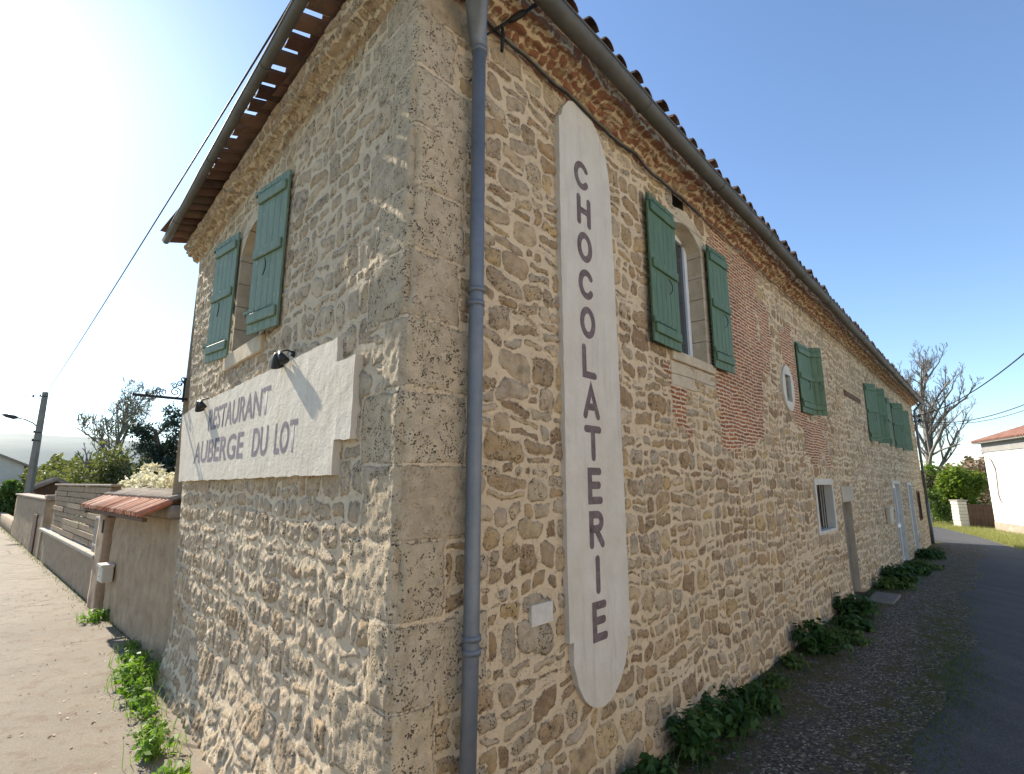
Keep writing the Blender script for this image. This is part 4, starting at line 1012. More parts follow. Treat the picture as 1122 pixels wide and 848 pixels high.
# ---------------- little buildings beyond the garden walls
def gable_house(name, M, w_, d_, h, rise, wall_m, roof_m, label, cat='house', over=.35, wins=(), door=None):
    """ridge along local x, gables at the x ends; front at -y"""
    t = empty(name, M, label, cat)
    mb = MB(); x, y = w_ / 2, d_ / 2
    mb.add([(-x, -y, -.5), (x, -y, -.5), (x, y, -.5), (-x, y, -.5), (-x, -y, h), (x, -y, h), (x, y, h), (-x, y, h), (-x, 0, h + rise), (x, 0, h + rise)],
           [(0, 1, 5, 4), (2, 3, 7, 6), (1, 2, 6, 9, 5), (3, 0, 4, 8, 7)]); sub('wall', mb, wall_m, t)
    mb = MB(); sl_ = rise / y; o = over; th = .14
    for s in (-1, 1):
        mb.add([(-x - o, s * (y + o), h - o * sl_), (x + o, s * (y + o), h - o * sl_), (x + o, 0, h + rise), (-x - o, 0, h + rise),
                (-x - o, s * (y + o), h - o * sl_ + th), (x + o, s * (y + o), h - o * sl_ + th), (x + o, 0, h + rise + th), (-x - o, 0, h + rise + th)],
               [(0, 1, 2, 3), (4, 5, 6, 7), (0, 1, 5, 4), (0, 3, 7, 4), (1, 2, 6, 5)])
        n = int((w_ + 2 * o) / .3)
        for i in range(n):
            xx = -x - o + (i + .5) * .3
            a = Vector((xx, s * (y + o + .03), h - o * sl_ + th)); b = Vector((xx, 0, h + rise + th)); mb.tube([a, b], .07, 6, True)
    sub('roof', mb, roof_m, t)
    for (xx, zz, a, b_) in wins:
        mb = MB(); mb.box((xx - a / 2, -y - .03, zz), (xx + a / 2, -y + .02, zz + b_), bev=.01); f = sub('window', mb, MAT['whitepaint'], t)
        mb = MB(); mb.box((xx - a / 2 + .08, -y - .036, zz + .08), (xx + a / 2 - .08, -y - .031, zz + b_ - .08)); sub('pane', mb, MAT['glass'], f)
    return t
def wm(x, y, z, ang): return Matrix.Translation((x, y, z)) @ Matrix.Rotation(R_(ang), 4, 'Z')
cream = simple('cream render', (.5, .45, .37), (.6, .55, .47), 1.5, bmp=.004)
white = simple('white render', (.74, .72, .68), (.82, .8, .76), 1.2, bmp=.004)
gable_house('village_house', wm(-56, 52, 0, -40), 11, 9, 4.2, 2.1, cream, MAT['tile_grey'], 'cream two-storey house with a low gable roof, far left beyond the lamp post', wins=((-2, 1.8, 1, 1.3), (2, 1.8, 1, 1.3)))
gable_house('garage', wm(-42.7, 45.0, 0, 130), 4.0, 3.0, 1.2, 1.0, white, MAT['tile_grey'], 'small white gabled outbuilding at the end of the garden wall', 'outbuilding', over=.12, wins=())
gable_house('garden_shed', wm(-26.4, 30.0, 0, -44), 2.4, 1.5, 2.2, .4, MAT['wood'], MAT['tile_grey'], 'dark timber garden shed with a tiled roof behind the far garden wall', 'shed', over=.3)
gable_house('garden_shed', wm(-6.6, 12.2, 0, -44), 4.5, 2.6, 2.2, .35, MAT['oldwall2'], MAT['tile_grey'], 'low lean-to with a grey brown tile roof behind the flowering shrub', 'shed', over=.2)

# house across the road on the right
hw = empty('roadside_house', Matrix.Translation((30.12, 32.92, -.5)), 'white rendered house with a red tiled roof across the road', 'house')
ud = Vector((-.358, -.934, 0)).normalized(); un = Vector((-ud.y, ud.x, 0)) * -1   # wall runs along ud
if un.x > 0: un = -un
HW = Matrix(((ud.x, -un.x, 0, 30.12), (ud.y, -un.y, 0, 32.92), (0, 0, 1, 0), (0, 0, 0, 1)))
hl = Matrix.Translation((-30.12, -32.92, .5)) @ HW
mb = MB(); hh = 4.95
mb.add([(0, 0, -.8), (14, 0, -.8), (14, 9, -.8), (0, 9, -.8), (0, 0, hh), (14, 0, hh), (14, 9, hh), (0, 9, hh)], [(0, 1, 5, 4), (1, 2, 6, 5), (2, 3, 7, 6), (3, 0, 4, 7)])
mb.build('wall', white, hw, hl)
mb = MB(); mb.box((-.02, -.03, -.8), (14, .01, .12)); mb.build('plinth', simple('brown stained plinth', (.25, .2, .15), (.4, .34, .27), 3), hw, hl)
mb = MB(); mb.box((-.35, -.4, hh), (14.3, 9.4, hh + .1)); mb.box((-.03, -.06, hh - .55), (14, .0, hh)); mb.build('eaves_board_and_shadow', simple('grey eaves boards and painted shadow', (.22, .21, .2), (.3, .29, .28), 3), hw, hl)  # second box is a grey band standing in for the shadow under the eaves
mb = MB(); zb = hh + .1; o = .45
E4 = [Vector((-o, -o, zb)), Vector((14 + o, -o, zb)), Vector((14 + o, 9 + o, zb)), Vector((-o, 9 + o, zb))]; r1, r2_ = Vector((4.5, 4.5, zb + 2.0)), Vector((9.5, 4.5, zb + 2.0))
mb.add(E4 + [r1, r2_], [(0, 1, 5, 4), (1, 2, 5), (2, 3, 4, 5), (3, 0, 4)])
for i in range(60):
    x = -o + .12 + i * .245; t = min(1, max(0, (x + o) / (4.5 + o))) if x < 4.5 else (1 if x < 9.5 else max(0, (14 + o - x) / (4.5 + o)))
    if t > .03: mb.tube([Vector((x, -o - .04, zb + .02)), Vector((x, -o + (4.5 + o) * t, zb + .02 + 2.0 * t))], .07, 6)
    y = -o + .12 + i * .165
    if y < 9.3:
        t = min((y + o), (9 + o - y)) / (4.5 + o); mb.tube([Vector((-o - .04, y, zb + .02)), Vector((-o + (4.5 + o) * t, y, zb + .02 + 2.0 * t))], .05, 6)
mb.build('roof', simple('red clay roof tiles', (.22, .1, .07), (.42, .23, .17), 2.6, bmp=.01), hw, hl)
mb = MB(); mb.box((8.5, 3.9, zb + 1.5), (9.1, 4.6, zb + 3.0), bev=.02); mb.build('chimney', MAT['dressed'], hw, hl)
cbp = [HW @ Vector(p) for p in ((.5, -.05, 4.1), (.9, -.05, 3.9), (1.25, -.05, 3.3), (1.2, -.05, 2.6), (1.1, -.05, 1.8), (1.25, -.05, 1.35), (1.55, -.05, 1.3))]
cable('wall_cable', cbp, .03, 'brown cable snaking down the white wall of the house across the road', MAT['cable_grey'])
x, y = rl(1, 17.5)  # out-of-view house, added to bounce warm sunlight onto the street wall
ang_ = math.degrees(math.atan2(-XR.y, -XR.x))
gable_house('village_house', wm(x, y, 0, ang_), 27, 8, 5.6, 2.2, simple('pale cream bounce render', (.66, .6, .5), (.74, .69, .6), .8, bmp=.004), MAT['tile'], 'unseen long cream house added across the road to bounce light onto the stone house', wins=((-9, 1, 1, 1.4), (-4, 1, 1, 1.4), (4, 1, 1, 1.4), (9, 1, 1, 1.4), (-9, 3.8, 1, 1.2), (-4, 3.8, 1, 1.2), (4, 3.8, 1, 1.2), (9, 3.8, 1, 1.2)))
sheet('bounce_yard', lambda u, v: rl(-14 + 32 * u, 9.0 + 4.4 * v), 8, 2, simple('pale bounce gravel', (.42, .38, .31), (.52, .47, .39), 3), .002)  # pale ground added out of view as a further bounce surface
# low brick pier and wall before it
pr = empty('brick_pier', Matrix.Translation((30.0, 35.2, -.4)), 'pale brick gate pier beside a short rusty gate near the white house', 'pier')
mb = MB(); r = random.Random(1)
for i in range(9): mb.box((-.35 + r.uniform(-.02, .02), -.3, -.2 + i * .21), (.25, .3, -.2 + i * .21 + .2), bev=.02)
sub('shaft', mb, MAT['dressed_white'], pr)
mb = MB(); mb.box((-.4, -.36, 1.69), (.32, .36, 1.78), bev=.02); sub('cap', mb, MAT['coping'], pr)
mb = MB(); 
for i in range(10): mb.box((.3 + i * .2, -.03, -.2), (.49 + i * .2, .02, 1.5))
mb.box((.28, -.06, .2), (2.3, -.031, .3)); mb.box((.28, -.06, 1.2), (2.3, -.031, 1.3))
o = mb.build('metal_gate', simple('rust brown gate', (.09, .055, .035), (.17, .1, .07), 3), None, Matrix.Translation((30.05, 35.1, -.4)) @ Matrix.Rotation(R_(-22), 4, 'Z')); tag(o, 'rusty brown sheet gate between the pale pier and the white house', 'gate')

# ------------------------------------------------------------------ vegetation
def leaf_mat(name, c1, c2, trans=.3, tint=(1.3, 1.5, .6)):
    m, nt, b = new_mat(name); gi = N(nt, 'ShaderNodeNewGeometry').outputs['Random Per Island']
    col = ramp(nt, gi, [(0., c1), (1., c2)]); nt.links.new(col, b.inputs['Base Color']); b.inputs['Roughness'].default_value = .6
    tr = N(nt, 'ShaderNodeBsdfTranslucent'); nt.links.new(mix(nt, 1., col, tint, 'MULTIPLY'), tr.inputs[0])
    ms = N(nt, 'ShaderNodeMixShader'); ms.inputs[0].default_value = trans; out = nt.nodes['Material Output']
    nt.links.new(b.outputs[0], ms.inputs[1]); nt.links.new(tr.outputs[0], ms.inputs[2]); nt.links.new(ms.outputs[0], out.inputs[0]); return m
BARK = simple('grey bark', (.12, .1, .085), (.22, .19, .16), 6, bmp=.01)
BARKP = simple('pale bark', (.12, .105, .09), (.22, .2, .175), 6, bmp=.01)
def leaves(pts, size, seed, up=.3, aspect=1.6):
    r = np.random.default_rng(seed); n = len(pts); P = np.array(pts, float).reshape(n, 3)
    a = r.normal(size=(n, 3)); a[:, 2] += up; a /= np.linalg.norm(a, axis=1)[:, None]
    b = np.cross(a, r.normal(size=(n, 3))); b /= np.linalg.norm(b, axis=1)[:, None]; c = np.cross(a, b)
    s = size * (.6 + .8 * r.random(n))[:, None]
    V = np.stack([P - b * s * aspect, P - c * s * .6 + a * s * .15, P + b * s * aspect, P + c * s * .6 + a * s * .15], 1).reshape(-1, 3)
    return V, np.arange(4 * n).reshape(n, 4)
def leaf_obj(name, pts, size, mat, parent, seed, up=.3, aspect=1.3):
    V, F = leaves(pts, size, seed, up, aspect); return grid_obj(name, V, F, {}, mat, parent)
def skeleton(r, h, r0, spread=.5, depth=4, kids=3, bend=.15, start=.3, upb=.25, lenf=.62, first=None):
    segs = []; tips = []
    def grow(p, d, ln, rad, dep):
        k = 5 if dep == depth else 3; pts = [p.copy()]; rs = [rad]
        for i in range(k):
            d = (d + Vector((*(r.gauss(0, bend * (.35 if dep == depth else 1)) for _ in (0, 1)), r.gauss(0, bend) + upb * .25))).normalized(); p = p + d * ln / k; pts.append(p.copy()); rs.append(rad * (1 - .55 * (i + 1) / k))
        segs.append((pts, rs, dep))
        if dep == 0: tips.extend(pts[1:]); return
        nk = kids + (2 if dep == depth else 0) + (r.random() < .5)
        if dep == depth and first: nk = first
        for i in range(nk):
            t = start + (1 - start) * (i + .7 * r.random()) / nk if dep == depth else .25 + .75 * (i + r.random()) / nk
            t = min(t, .999); j = int(t * k); q = pts[j].lerp(pts[j + 1], t * k - j); rr = rs[j] * .62
            side = Vector((r.gauss(0, 1), r.gauss(0, 1), r.gauss(0, .35))); side -= d * side.dot(d); side.normalize()
            nd = (d * (1 - spread) + side * spread + Vector((0, 0, upb))).normalized()
            grow(q, nd, ln * lenf * (1.15 - .5 * t if dep == depth else r.uniform(.75, 1.05)), max(rr, .006), dep - 1)
        tips.append(pts[-1])
    grow(Vector((0, 0, -.1)), Vector((0, 0, 1)), h, r0, depth); return segs, tips
def tree(name, loc, h, r0, label, seed, bark, leafm=None, lsize=.1, nl=4, lspread=.3, cat='tree', minr=.012, group=None, **k):
    r = random.Random(seed); t = empty(name, Matrix.Translation((loc[0], loc[1], hgt(loc[0], loc[1]))), label, cat, group)
    segs, tips = skeleton(r, h, r0, **k); mb = MB(); m2 = MB(); top = max(s[2] for s in segs)
    for pts, rs, dep in segs:
        (mb if dep == top else m2).tube(pts, [max(minr, q) for q in rs], 8 if dep == top else (5 if dep > 1 else 3), False)
    sub('trunk', mb, bark, t, True); sub('branches', m2, bark, t, True)
    if leafm:
        q = np.random.default_rng(seed); P = np.array([p[:] for p in tips]); P = np.repeat(P, nl, 0) + q.normal(0, lspread, (len(P) * nl, 3)); leaf_obj('crown', P, lsize, leafm, t, seed)
    return t
def bush(name, loc, rx, ry, h, label, seed, leafm, n=2500, lsize=.08, cat='bush', lumps=9, z0=0., group=None, ang=0):
    r = np.random.default_rng(seed); t = empty(name, Matrix.Translation((loc[0], loc[1], hgt(loc[0], loc[1]) + z0)) @ Matrix.Rotation(R_(ang), 4, 'Z'), label, cat, group)
    P = []
    for i in range(lumps):
        c = np.array([r.uniform(-.65, .65) * rx, r.uniform(-.65, .65) * ry, h * r.uniform(.2, .72)]); s = r.uniform(.28, .5) * np.array([rx, ry, h * .6])
        m_ = n // lumps; d = r.normal(size=(m_, 3)); d /= np.linalg.norm(d, axis=1)[:, None]; rad = r.random(m_)[:, None] ** .4 * (1 + .25 * r.normal(size=(m_, 1)) * .5)
        P.append(c + d * rad * s)
    P = np.concatenate(P); P[:, 2] = np.abs(P[:, 2]) ; leaf_obj('foliage', P, lsize, leafm, t, seed)
    mb = MB(); rr = random.Random(seed)
    for i in range(7): mb.tube([Vector((0, 0, -.12)), Vector((rr.uniform(-.2, .2) * rx, rr.uniform(-.2, .2) * ry, .12 * h)), Vector((rr.uniform(-.5, .5) * rx, rr.uniform(-.5, .5) * ry, h * .7))], [.03 * h / 2, .022 * h / 2, .008 * h / 2], 5)
    sub('stem', mb, BARK, t); return t
LM = {'dark': leaf_mat('dark evergreen foliage', (.012, .03, .022), (.035, .06, .04), .15), 'olive': leaf_mat('olive spring foliage', (.09, .1, .035), (.19, .18, .075), .3),
      'bright': leaf_mat('bright hedge foliage', (.09, .14, .02), (.2, .26, .04), .35), 'weed': leaf_mat('fresh weed leaves', (.11, .2, .03), (.22, .33, .06), .35),
      'shade': leaf_mat('dark weed leaves', (.018, .06, .012), (.05, .1, .022), .2), 'twig': leaf_mat('young grey green leaves', (.18, .18, .09), (.26, .25, .13), .3),
      'bloom': leaf_mat('cream blossom', (.62, .58, .4), (.8, .76, .6), .3, (1, 1, .85)), 'dry': leaf_mat('dry brown twigs', (.16, .11, .07), (.28, .2, .13), .1), 'mid': leaf_mat('mid green shrub leaves', (.05, .09, .02), (.11, .16, .04), .3)}
# left
tree('bare_tree', (-33.6, 43, 0), 8.6, .19, 'tall thin tree with sparse young leaves, left of the dark evergreen', 31, BARKP, LM['twig'], .05, 1, .25, depth=4, kids=4, spread=.55, start=.22, upb=.22, lenf=.5, minr=.022, first=15)
tree('evergreen_tree', (-16.9, 26.0, 0), 5.3, .2, 'dense dark evergreen tree behind the garden beside the house end', 33, BARK, LM['dark'], .05, 6, .2, depth=3, kids=4, spread=.75, start=.1, upb=.14, lenf=.27, first=30)
tree('evergreen_tree', (-14.9, 25.6, 0), 6.0, .17, 'second dark evergreen, hard against the gable end of the house', 35, BARK, LM['dark'], .05, 6, .2, depth=3, kids=4, spread=.75, start=.1, upb=.14, lenf=.27, first=26)
tree('bare_tree', (-27.5, 34, 0), 4.2, .16, 'short gnarled pollarded tree behind the shed', 37, BARK, None, depth=3, kids=3, spread=.4, start=.6, upb=.3, lenf=.35, minr=.02)
for i, (x, y, rx, h, lab, m_) in enumerate(((-38, 46, 3.6, 5.0, 'olive green bush mass to the right of the lamp post', 'olive'), (-31.5, 40, 3.4, 4.4, 'wide olive bush below the tall thin tree', 'olive'), (-23.8, 33, 2.4, 5.6, 'rounded olive brown tree crown left of the evergreen', 'olive'), (-45, 52, 3.8, 4.4, 'pale bush by the far cream house', 'olive'), (-33, 34.5, 1.6, 2.9, 'dark clipped bush at the foot of the lamp post', 'mid'), (-20, 30, 3, 3.6, 'dark green hedge bush under the evergreen', 'mid'))):
    bush('bush', (x, y), rx, rx * .8, h, lab, 50 + i, LM[m_], 5200, .12, lumps=14)
# blossoming shrub over the garden wall
fb = bush('flowering_shrub', (-7.6, 11.9), 2.5, .6, 2.75, 'cream flowering shrub spilling over the garden wall', 71, LM['mid'], 3200, .05, lumps=16, ang=-44)
q = np.random.default_rng(5); P = []
for i in range(120):
    c = np.array([q.uniform(-2.6, 2.3), q.uniform(-.7, .3), 2.2 + .4 * q.random() + .5 * max(0, 1 - abs(q.uniform(-1, 1)) * 2) * q.random()]); P.append(c + q.normal(0, .05, (34, 3)))
leaf_obj('blossom', np.concatenate(P), .042, LM['bloom'], fb, 9)
# right
tree('bare_tree', (38.9, 48.5, 0), 12.6, .3, 'large bare spreading tree beyond the far end of the stone house', 41, BARKP, None, depth=5, kids=4, spread=.46, start=.18, upb=.3, lenf=.45, minr=.01, first=16)
bush('hedge_bush', (32.6, 38.8), 2.1, 1.6, 4.3, 'bright green leafy bush left of the white house', 81, LM['bright'], 7000, .1, lumps=14)
bush('hedge_bush', (34.0, 43.2), 2.6, 2.0, 5.0, 'second bright green bush, partly behind the pale pier', 82, LM['bright'], 6000, .12, lumps=12)
bush('dry_shrub', (32.2, 42.6), 2.2, 2.0, 5.0, 'brown leafless thicket behind the end of the stone house', 83, LM['dry'], 4200, .06, lumps=14)
bush('dry_shrub', (30.2, 38.0), 1.2, 1.4, 2.6, 'low brown and green scrub beside the bend in the road', 84, LM['mid'], 2500, .07, lumps=9)
tree('evergreen_tree', (62, 57, 0), 11.0, .22, 'slim dark conifer tip showing over the red roof', 85, BARK, LM['dark'], .12, 6, .3, depth=2, kids=6, spread=.8, start=.2, upb=.1, lenf=.2, first=26)

# weeds along the walls
def weed(x, y, r0, h, label, seed, m_, n=160, size=.035, z0=0):
    q = np.random.default_rng(seed); t = empty('weed', Matrix.Translation((x, y, hgt(x, y) + z0)), label, 'weed', 'weeds along the wall foot')
    mb = MB(); P = []; rr = random.Random(seed)
    for i in range(int(10 + n / 25)):
        a = rr.uniform(0, 6.28); d = rr.random() ** .6 * r0; tip = Vector((math.cos(a) * d, math.sin(a) * d, h * (1.05 - .6 * d / r0) * rr.uniform(.6, 1.1))); b = tip * .25; b.z = 0
        mid = b.lerp(tip, .6) + Vector((0, 0, h * .12)); mb.tube([Vector((0, 0, -.01)), b, mid, tip], [.004, .004, .003, .002], 3, False)
        k = max(4, n // 14)
        for j in range(k):
            u = .15 + .85 * j / k; p = b.lerp(mid, u * 1.6) if u < .6 else mid.lerp(tip, (u - .6) / .4); P.append(np.array(p[:]) + q.normal(0, size * .9, 3))
    P = np.array(P); P[:, 2] = np.abs(P[:, 2]) + .005
    for i in range(int(10 + n * (.12 if m_ == 'weed' else .05))):
        a = rr.uniform(0, 6.28); d = rr.random() * r0 * 1.25; bx, by = math.cos(a) * d, math.sin(a) * d; l = h * rr.uniform(.4, 1.15); c = rr.uniform(0, 6.28); lx_ = math.cos(c) * l * rr.uniform(.1, .6); ly_ = math.sin(c) * l * .4; wd = .003 + .003 * rr.random()
        mb.add([(bx - wd, by, 0), (bx + wd, by, 0), (bx + lx_ * .4 + wd * .8, by + ly_ * .4, l * .65), (bx + lx_ * .4 - wd * .8, by + ly_ * .4, l * .65), (bx + lx_, by + ly_, l)], [(0, 1, 2, 3), (3, 2, 4)])
    sub('stem', mb, LM[m_], t); leaf_obj('foliage', P, size, LM[m_], t, seed, up=.9, aspect=1.25)
    return t
weed(-7.7, 10.1, .28, .22, 'bright green weed at the foot of the gate pillar', 1, 'weed', 160, .035)
weed(-5.3, 7.7, .24, .28, 'leafy weed at the foot of the tall rendered wall', 2, 'weed', 170, .03)
weed(-4.75, 7.05, .30, .34, 'largest sunlit weed tuft where the rendered wall meets the house', 3, 'weed', 240, .034)
weed(-4.45, 6.6, .24, .26, 'sunlit weed tuft just nearer than the largest one', 4, 'weed', 170, .03)
weed(-3.98, 6.1, .17, .16, 'small sprig of weed with yellow flowers on the path edge', 5, 'weed', 90, .022)
weed(-3.32, 5.32, .22, .22, 'bright green weed nearest the camera at the gable footing', 6, 'weed', 170, .03)
for i, (s, o, r0, h, lab) in enumerate(((2.35, .3, .26, .32, 'dark weed clump nearest the camera on the street side'), (3.15, .28, .34, .48, 'tall dark leafy weed clump against the street wall'), (3.9, .3, .36, .46, 'second tall dark weed clump against the street wall'), (4.6, .34, .26, .3, 'low grassy weed between the two shrubby clumps'), (7.3, .36, .42, .5, 'round dark bushy weed halfway to the grey door'), (10.2, .34, .42, .42, 'weed clump just before the grey door'), (9.2, .5, .3, .2, 'flat green weed on the gravel before the door'), (15.6, .4, .5, .42, 'weed clump beside the glazed white door'), (17.5, .5, .5, .3, 'grassy weed clump beyond the door slab'), (23.3, .5, .5, .3, 'far weed tuft near the end downpipe'))):
    x, y = rl(s, o); weed(x, y, r0, h, lab, 100 + i, 'shade', int(240 + 200 * r0), .032 + .002 * s)
for i, (x, y, r0, h, lab) in enumerate(((-5.85, 8.45, .16, .14, 'small weed between the pillar weed and the leafy one'), (-5.05, 7.35, .2, .2, 'weed tuft tucked right under the tall rendered wall'), (-4.2, 6.38, .18, .16, 'low sunlit weed touching the yellow flowered sprig'), (-3.62, 5.7, .2, .15, 'flat rosette weed just behind the nearest tuft'), (-2.85, 4.75, .2, .22, 'weed at the very bottom edge of the picture by the gable'))):
    weed(x, y, r0, h, lab, 60 + i, 'weed', 130, .022 + .004 * (i % 3))
for i, (s, o, r0, h, lab) in enumerate(((5.5, .28, .16, .14, 'thin low weed at the wall foot past the shrubby clumps'), (6.4, .28, .18, .16, 'straggly weed just before the round bushy one'), (8.2, .55, .4, .18, 'low weed spreading on gravel past the round bushy one'), (14.2, .45, .5, .28, 'low weed between the grey door and the glazed door'), (19.5, .6, .6, .2, 'grassy mound by the foot of the glazed door'))):
    x, y = rl(s, o); weed(x, y, r0, h, lab, 140 + i, 'mid', int(260 + 200 * r0), .016 + .002 * s)
def woods(name, az0, az1, d0, d1, h, n, size, mat, label, seed):
    q = np.random.default_rng(seed); a = np.radians(q.uniform(az0, az1, n)); d = q.uniform(d0, d1, n)
    top = h * (.55 + .9 * (vn(a * 28 + seed, a * 0 + 2.) * .6 + vn(a * 90 + seed, a * 0 + 7.) * .4)); z = top * q.random(n) ** .6
    P = np.stack([np.sin(a) * d, np.cos(a) * d, z - .5], -1); o = leaf_obj(name, P, size, mat, None, seed, aspect=1.1); return tag(o, label, 'woods', None, 'stuff')
woods('far_woods', -52, -30, 75, 110, 4.6, 22000, .26, LM['olive'], 'far olive green wood behind the village gardens on the left', 3)
woods('far_woods', 34, 52, 80, 110, 5.2, 20000, .26, LM['dry'], 'far brown and green wood seen past the end of the house', 8)
# grass fringe on verge
def fringe(name, pts, n, h, mat, label, seed):
    q = np.random.default_rng(seed); V = []; F = []
    for k in range(n):
        x, y, sg_ = pts(q); z = hgt(x, y); a = q.uniform(0, 6.28); l = h * q.uniform(.4, 1.2); dx, dy = math.cos(a) * .006, math.sin(a) * .006; lx_, ly_ = q.normal(0, l * .4, 2)
        b = len(V); V += [(x - dx, y - dy, z), (x + dx, y + dy, z), (x + lx_, y + ly_, z + l)]; F.append((b, b + 1, b + 2))
    o = grid_obj(name, np.array(V), np.array(F), {}, mat, None); return tag(o, label, 'grass', None, 'stuff')
def vpts(q):
    s = 1.5 + 27 * q.random() ** 1.3; o = abs(q.normal(0, .35)) + .05; x, y = rl(s, o); return x, y, 0
fringe('grass', vpts, 9000, .07, LM['shade'], 'thin dark grass and moss along the foot of the street wall', 3)
def vpts3(q):
    s = q.normal(7.5, 3.0); o = q.normal(1.75 + .1 * math.sin(s), .22); x, y = rl(s, o); return x, y, 0
fringe('grass', vpts3, 9000, .035, LM['mid'], 'low mossy grass island between the gravel and the road', 4)
def vpts2(q):
    k = -35 * q.random() ** 1.4 + .2; x, y = gl(k, abs(q.normal(0, .1)) + .02); return x, y, 0
fringe('grass', vpts2, 1500, .06, LM['olive'], 'sunlit grass blades along the foot of the garden walls', 5)
def vpts4(q):
    s = q.uniform(24, 48); b = float(np.interp(s, [20, 25, 29.5, 35, 40.7, 60], [4.9, 3.9, 3.1, 1.8, 0, -8])); x, y = rl(s, b + .05 + abs(q.normal(0, 1.6))); return x, y, 0
fringe('grass', vpts4, 14000, .16, leaf_mat('dry yellow green grass', (.16, .17, .05), (.36, .33, .13), .3), 'uneven yellow green grass verge beyond the road, before the white house', 6)
# door slab and dead leaves
mb = MB(); mb.box((-.62, -.24, -.02), (.62, .24, .05), bev=.015)
x, y = rl(12.5, .5); o = mb.build('door_step', simple('worn grey slab', (.13, .12, .1), (.2, .185, .155), 4, bmp=.004), None, Matrix.Translation((x, y, hgt(x, y))) @ Matrix.Rotation(R_(47), 4, 'Z')); tag(o, 'flat pale stone slab on the ground before the grey door', 'step')
def litter(q):
    return None
q = np.random.default_rng(12); P = []
for i in range(480):
    k = q.uniform(-9, 3.5); x, y = gl(k, .25 + abs(q.normal(0, .9))); P.append((x, y, .006))
lo_ = leaf_obj('leaf_litter', P, .014, leaf_mat('dead leaves', (.16, .07, .035), (.3, .17, .09), .1), None, 2, up=4); tag(lo_, 'scattered brown dead leaves on the sunlit path', 'leaves', None, 'stuff')

# ------------------------------------------------------------------ lamp post, overhead lines
lp = empty('utility_pole', Matrix.Translation((-25.9, 28, 0)), 'concrete utility pole with a curved street lamp arm, at the left', 'utility pole')
mb = MB(); mb.add([(-.17, -.13, -.2), (.17, -.13, -.2), (.17, .13, -.2), (-.17, .13, -.2), (-.1, -.09, 7.45), (.1, -.09, 7.45), (.1, .09, 7.45), (-.1, .09, 7.45)], [(0, 1, 5, 4), (1, 2, 6, 5), (2, 3, 7, 6), (3, 0, 4, 7), (4, 5, 6, 7)])
sub('pole', mb, simple('weathered concrete pole', (.16, .145, .12), (.26, .24, .2), 2), lp)
mb = MB(); mb.tube([(-.1, 0, 5.5), (-.35, -.05, 5.72), (-.8, -.1, 5.92), (-1.3, -.15, 6.02)], .035, 8); sub('lamp_arm', mb, MAT['gutter'], lp, True)
mb = MB(); mb.tube([(-1.15, -.13, 6.0), (-1.35, -.15, 6.03), (-1.75, -.2, 6.13), (-1.95, -.22, 6.17)], [.05, .12, .11, .04], 10); sub('lamp_head', mb, MAT['iron'], lp, True)
for z in (5.2, 4.75, 7.2): mb = MB(); mb.tube([(-.2, -.1, z), (.2, -.1, z)], .03, 6); mb.tube([(-.15, -.12, z), (-.15, -.12, z + .1)], .04, 6); sub('insulator', mb, MAT['iron'], lp)
mb = MB(); mb.tube([(-.1, 0, 7.2), (-.7, -.05, 7.22)], .02, 6); mb.tube([(-.6, -.05, 7.15), (-.6, -.05, 7.3)], .04, 6); sub('insulator', mb, MAT['iron'], lp)
cable('overhead_line', sag((-25.9, 28, 7.3), ray(345, -40, 4.2), .12, 40), .012, 'black overhead line from the utility pole up over the gable', MAT['cable'], group='overhead lines')
cable('overhead_line', sag((-26.4, 28, 7.25), (-60, 50, 11.2), .3), .02, 'faint line leaving the utility pole to the left', MAT['cable'], group='overhead lines')
ee = wpt(MR, 30.2, .2, 5.75)
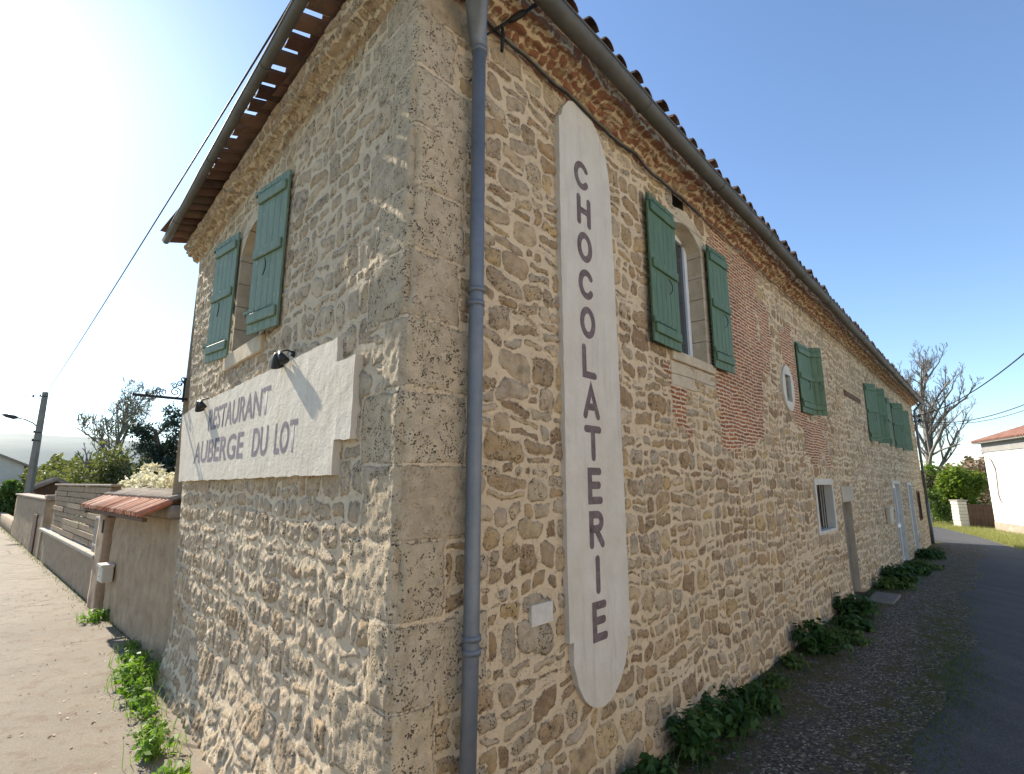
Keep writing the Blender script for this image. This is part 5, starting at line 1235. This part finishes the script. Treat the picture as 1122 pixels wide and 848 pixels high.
for i, (p, d, z1, lab, r) in enumerate(((ray(1140, 372, 14), 0, 0, 'thick line rising from the house end to the upper right', .02), (ray(1140, 436, 16), 0, 0, 'upper of two nearly level lines crossing to the right', .014), (ray(1140, 443, 22), 0, 0, 'lower of two nearly level lines crossing to the right', .012), (ray(1140, 487, 40), 0, 0, 'thin line low behind the bare tree', .016))):
    s_ = (ee, ee + Vector((0, 0, -.25)), ee + Vector((.5, .5, -.3)), ray(1020, 497, 60))[i]
    cable('overhead_line', sag(s_, p, .35), r, lab, MAT['cable'], group='overhead lines')
mb = MB(); 
for z in (-.1, -.35): mb.tube([(0, 0, z), (.35, -.25, z)], .03, 6); mb.tube([(.35, -.25, z - .08), (.35, -.25, z + .08)], .05, 8)
o = mb.build('line_bracket', MAT['iron'], None, Matrix.Translation(ee - Vector((.3, -.2, -.1)))); tag(o, 'iron line bracket with insulators at the far end of the eaves', 'bracket')
# letter boxes on the far wall
mb = MB(); mb.box((-.3, -.1, -.25), (.3, .02, .25), bev=.015); mb.box((-.31, -.12, .2), (.31, .02, .26)); 
o = mb.build('letter_box', simple('ivory letter box', (.5, .44, .34), (.6, .54, .44), 4, bmp=0), None, MR @ Matrix.Translation((18.3, -.03, 1.5))); tag(o, 'ivory letter box on the street wall before the glazed door', 'letter box')

# ------------------------------------------------------------------ hills
def hill(name, az0, az1, dist, h, mat, seed):
    vs = []; n = 70
    for i in range(n + 1):
        a = R_(az0 + (az1 - az0) * i / n); e = math.sin(math.pi * i / n) ** .5
        hh = h * e * (.75 + .5 * float(fbm(np.array([i * .09 + seed]), np.array([seed * 1.7]), 4)[0] + .25))
        for d, z in ((dist, -2), (dist + 120, hh * .55), (dist + 300, hh), (dist + 600, hh * .8)): vs.append((math.sin(a) * d, math.cos(a) * d, z))
    fs = [(i * 4 + j, (i + 1) * 4 + j, (i + 1) * 4 + j + 1, i * 4 + j + 1) for i in range(n) for j in range(3)]
    me = bpy.data.meshes.new(name); me.from_pydata(vs, [], fs); return tag(link(name, me, mat, smooth=True), kind='structure')
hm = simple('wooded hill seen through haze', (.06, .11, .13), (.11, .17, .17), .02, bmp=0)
hill('hills', -75, -15, 900, 95, hm, 2); hill('hills', 15, 70, 1100, 34, hm, 5)
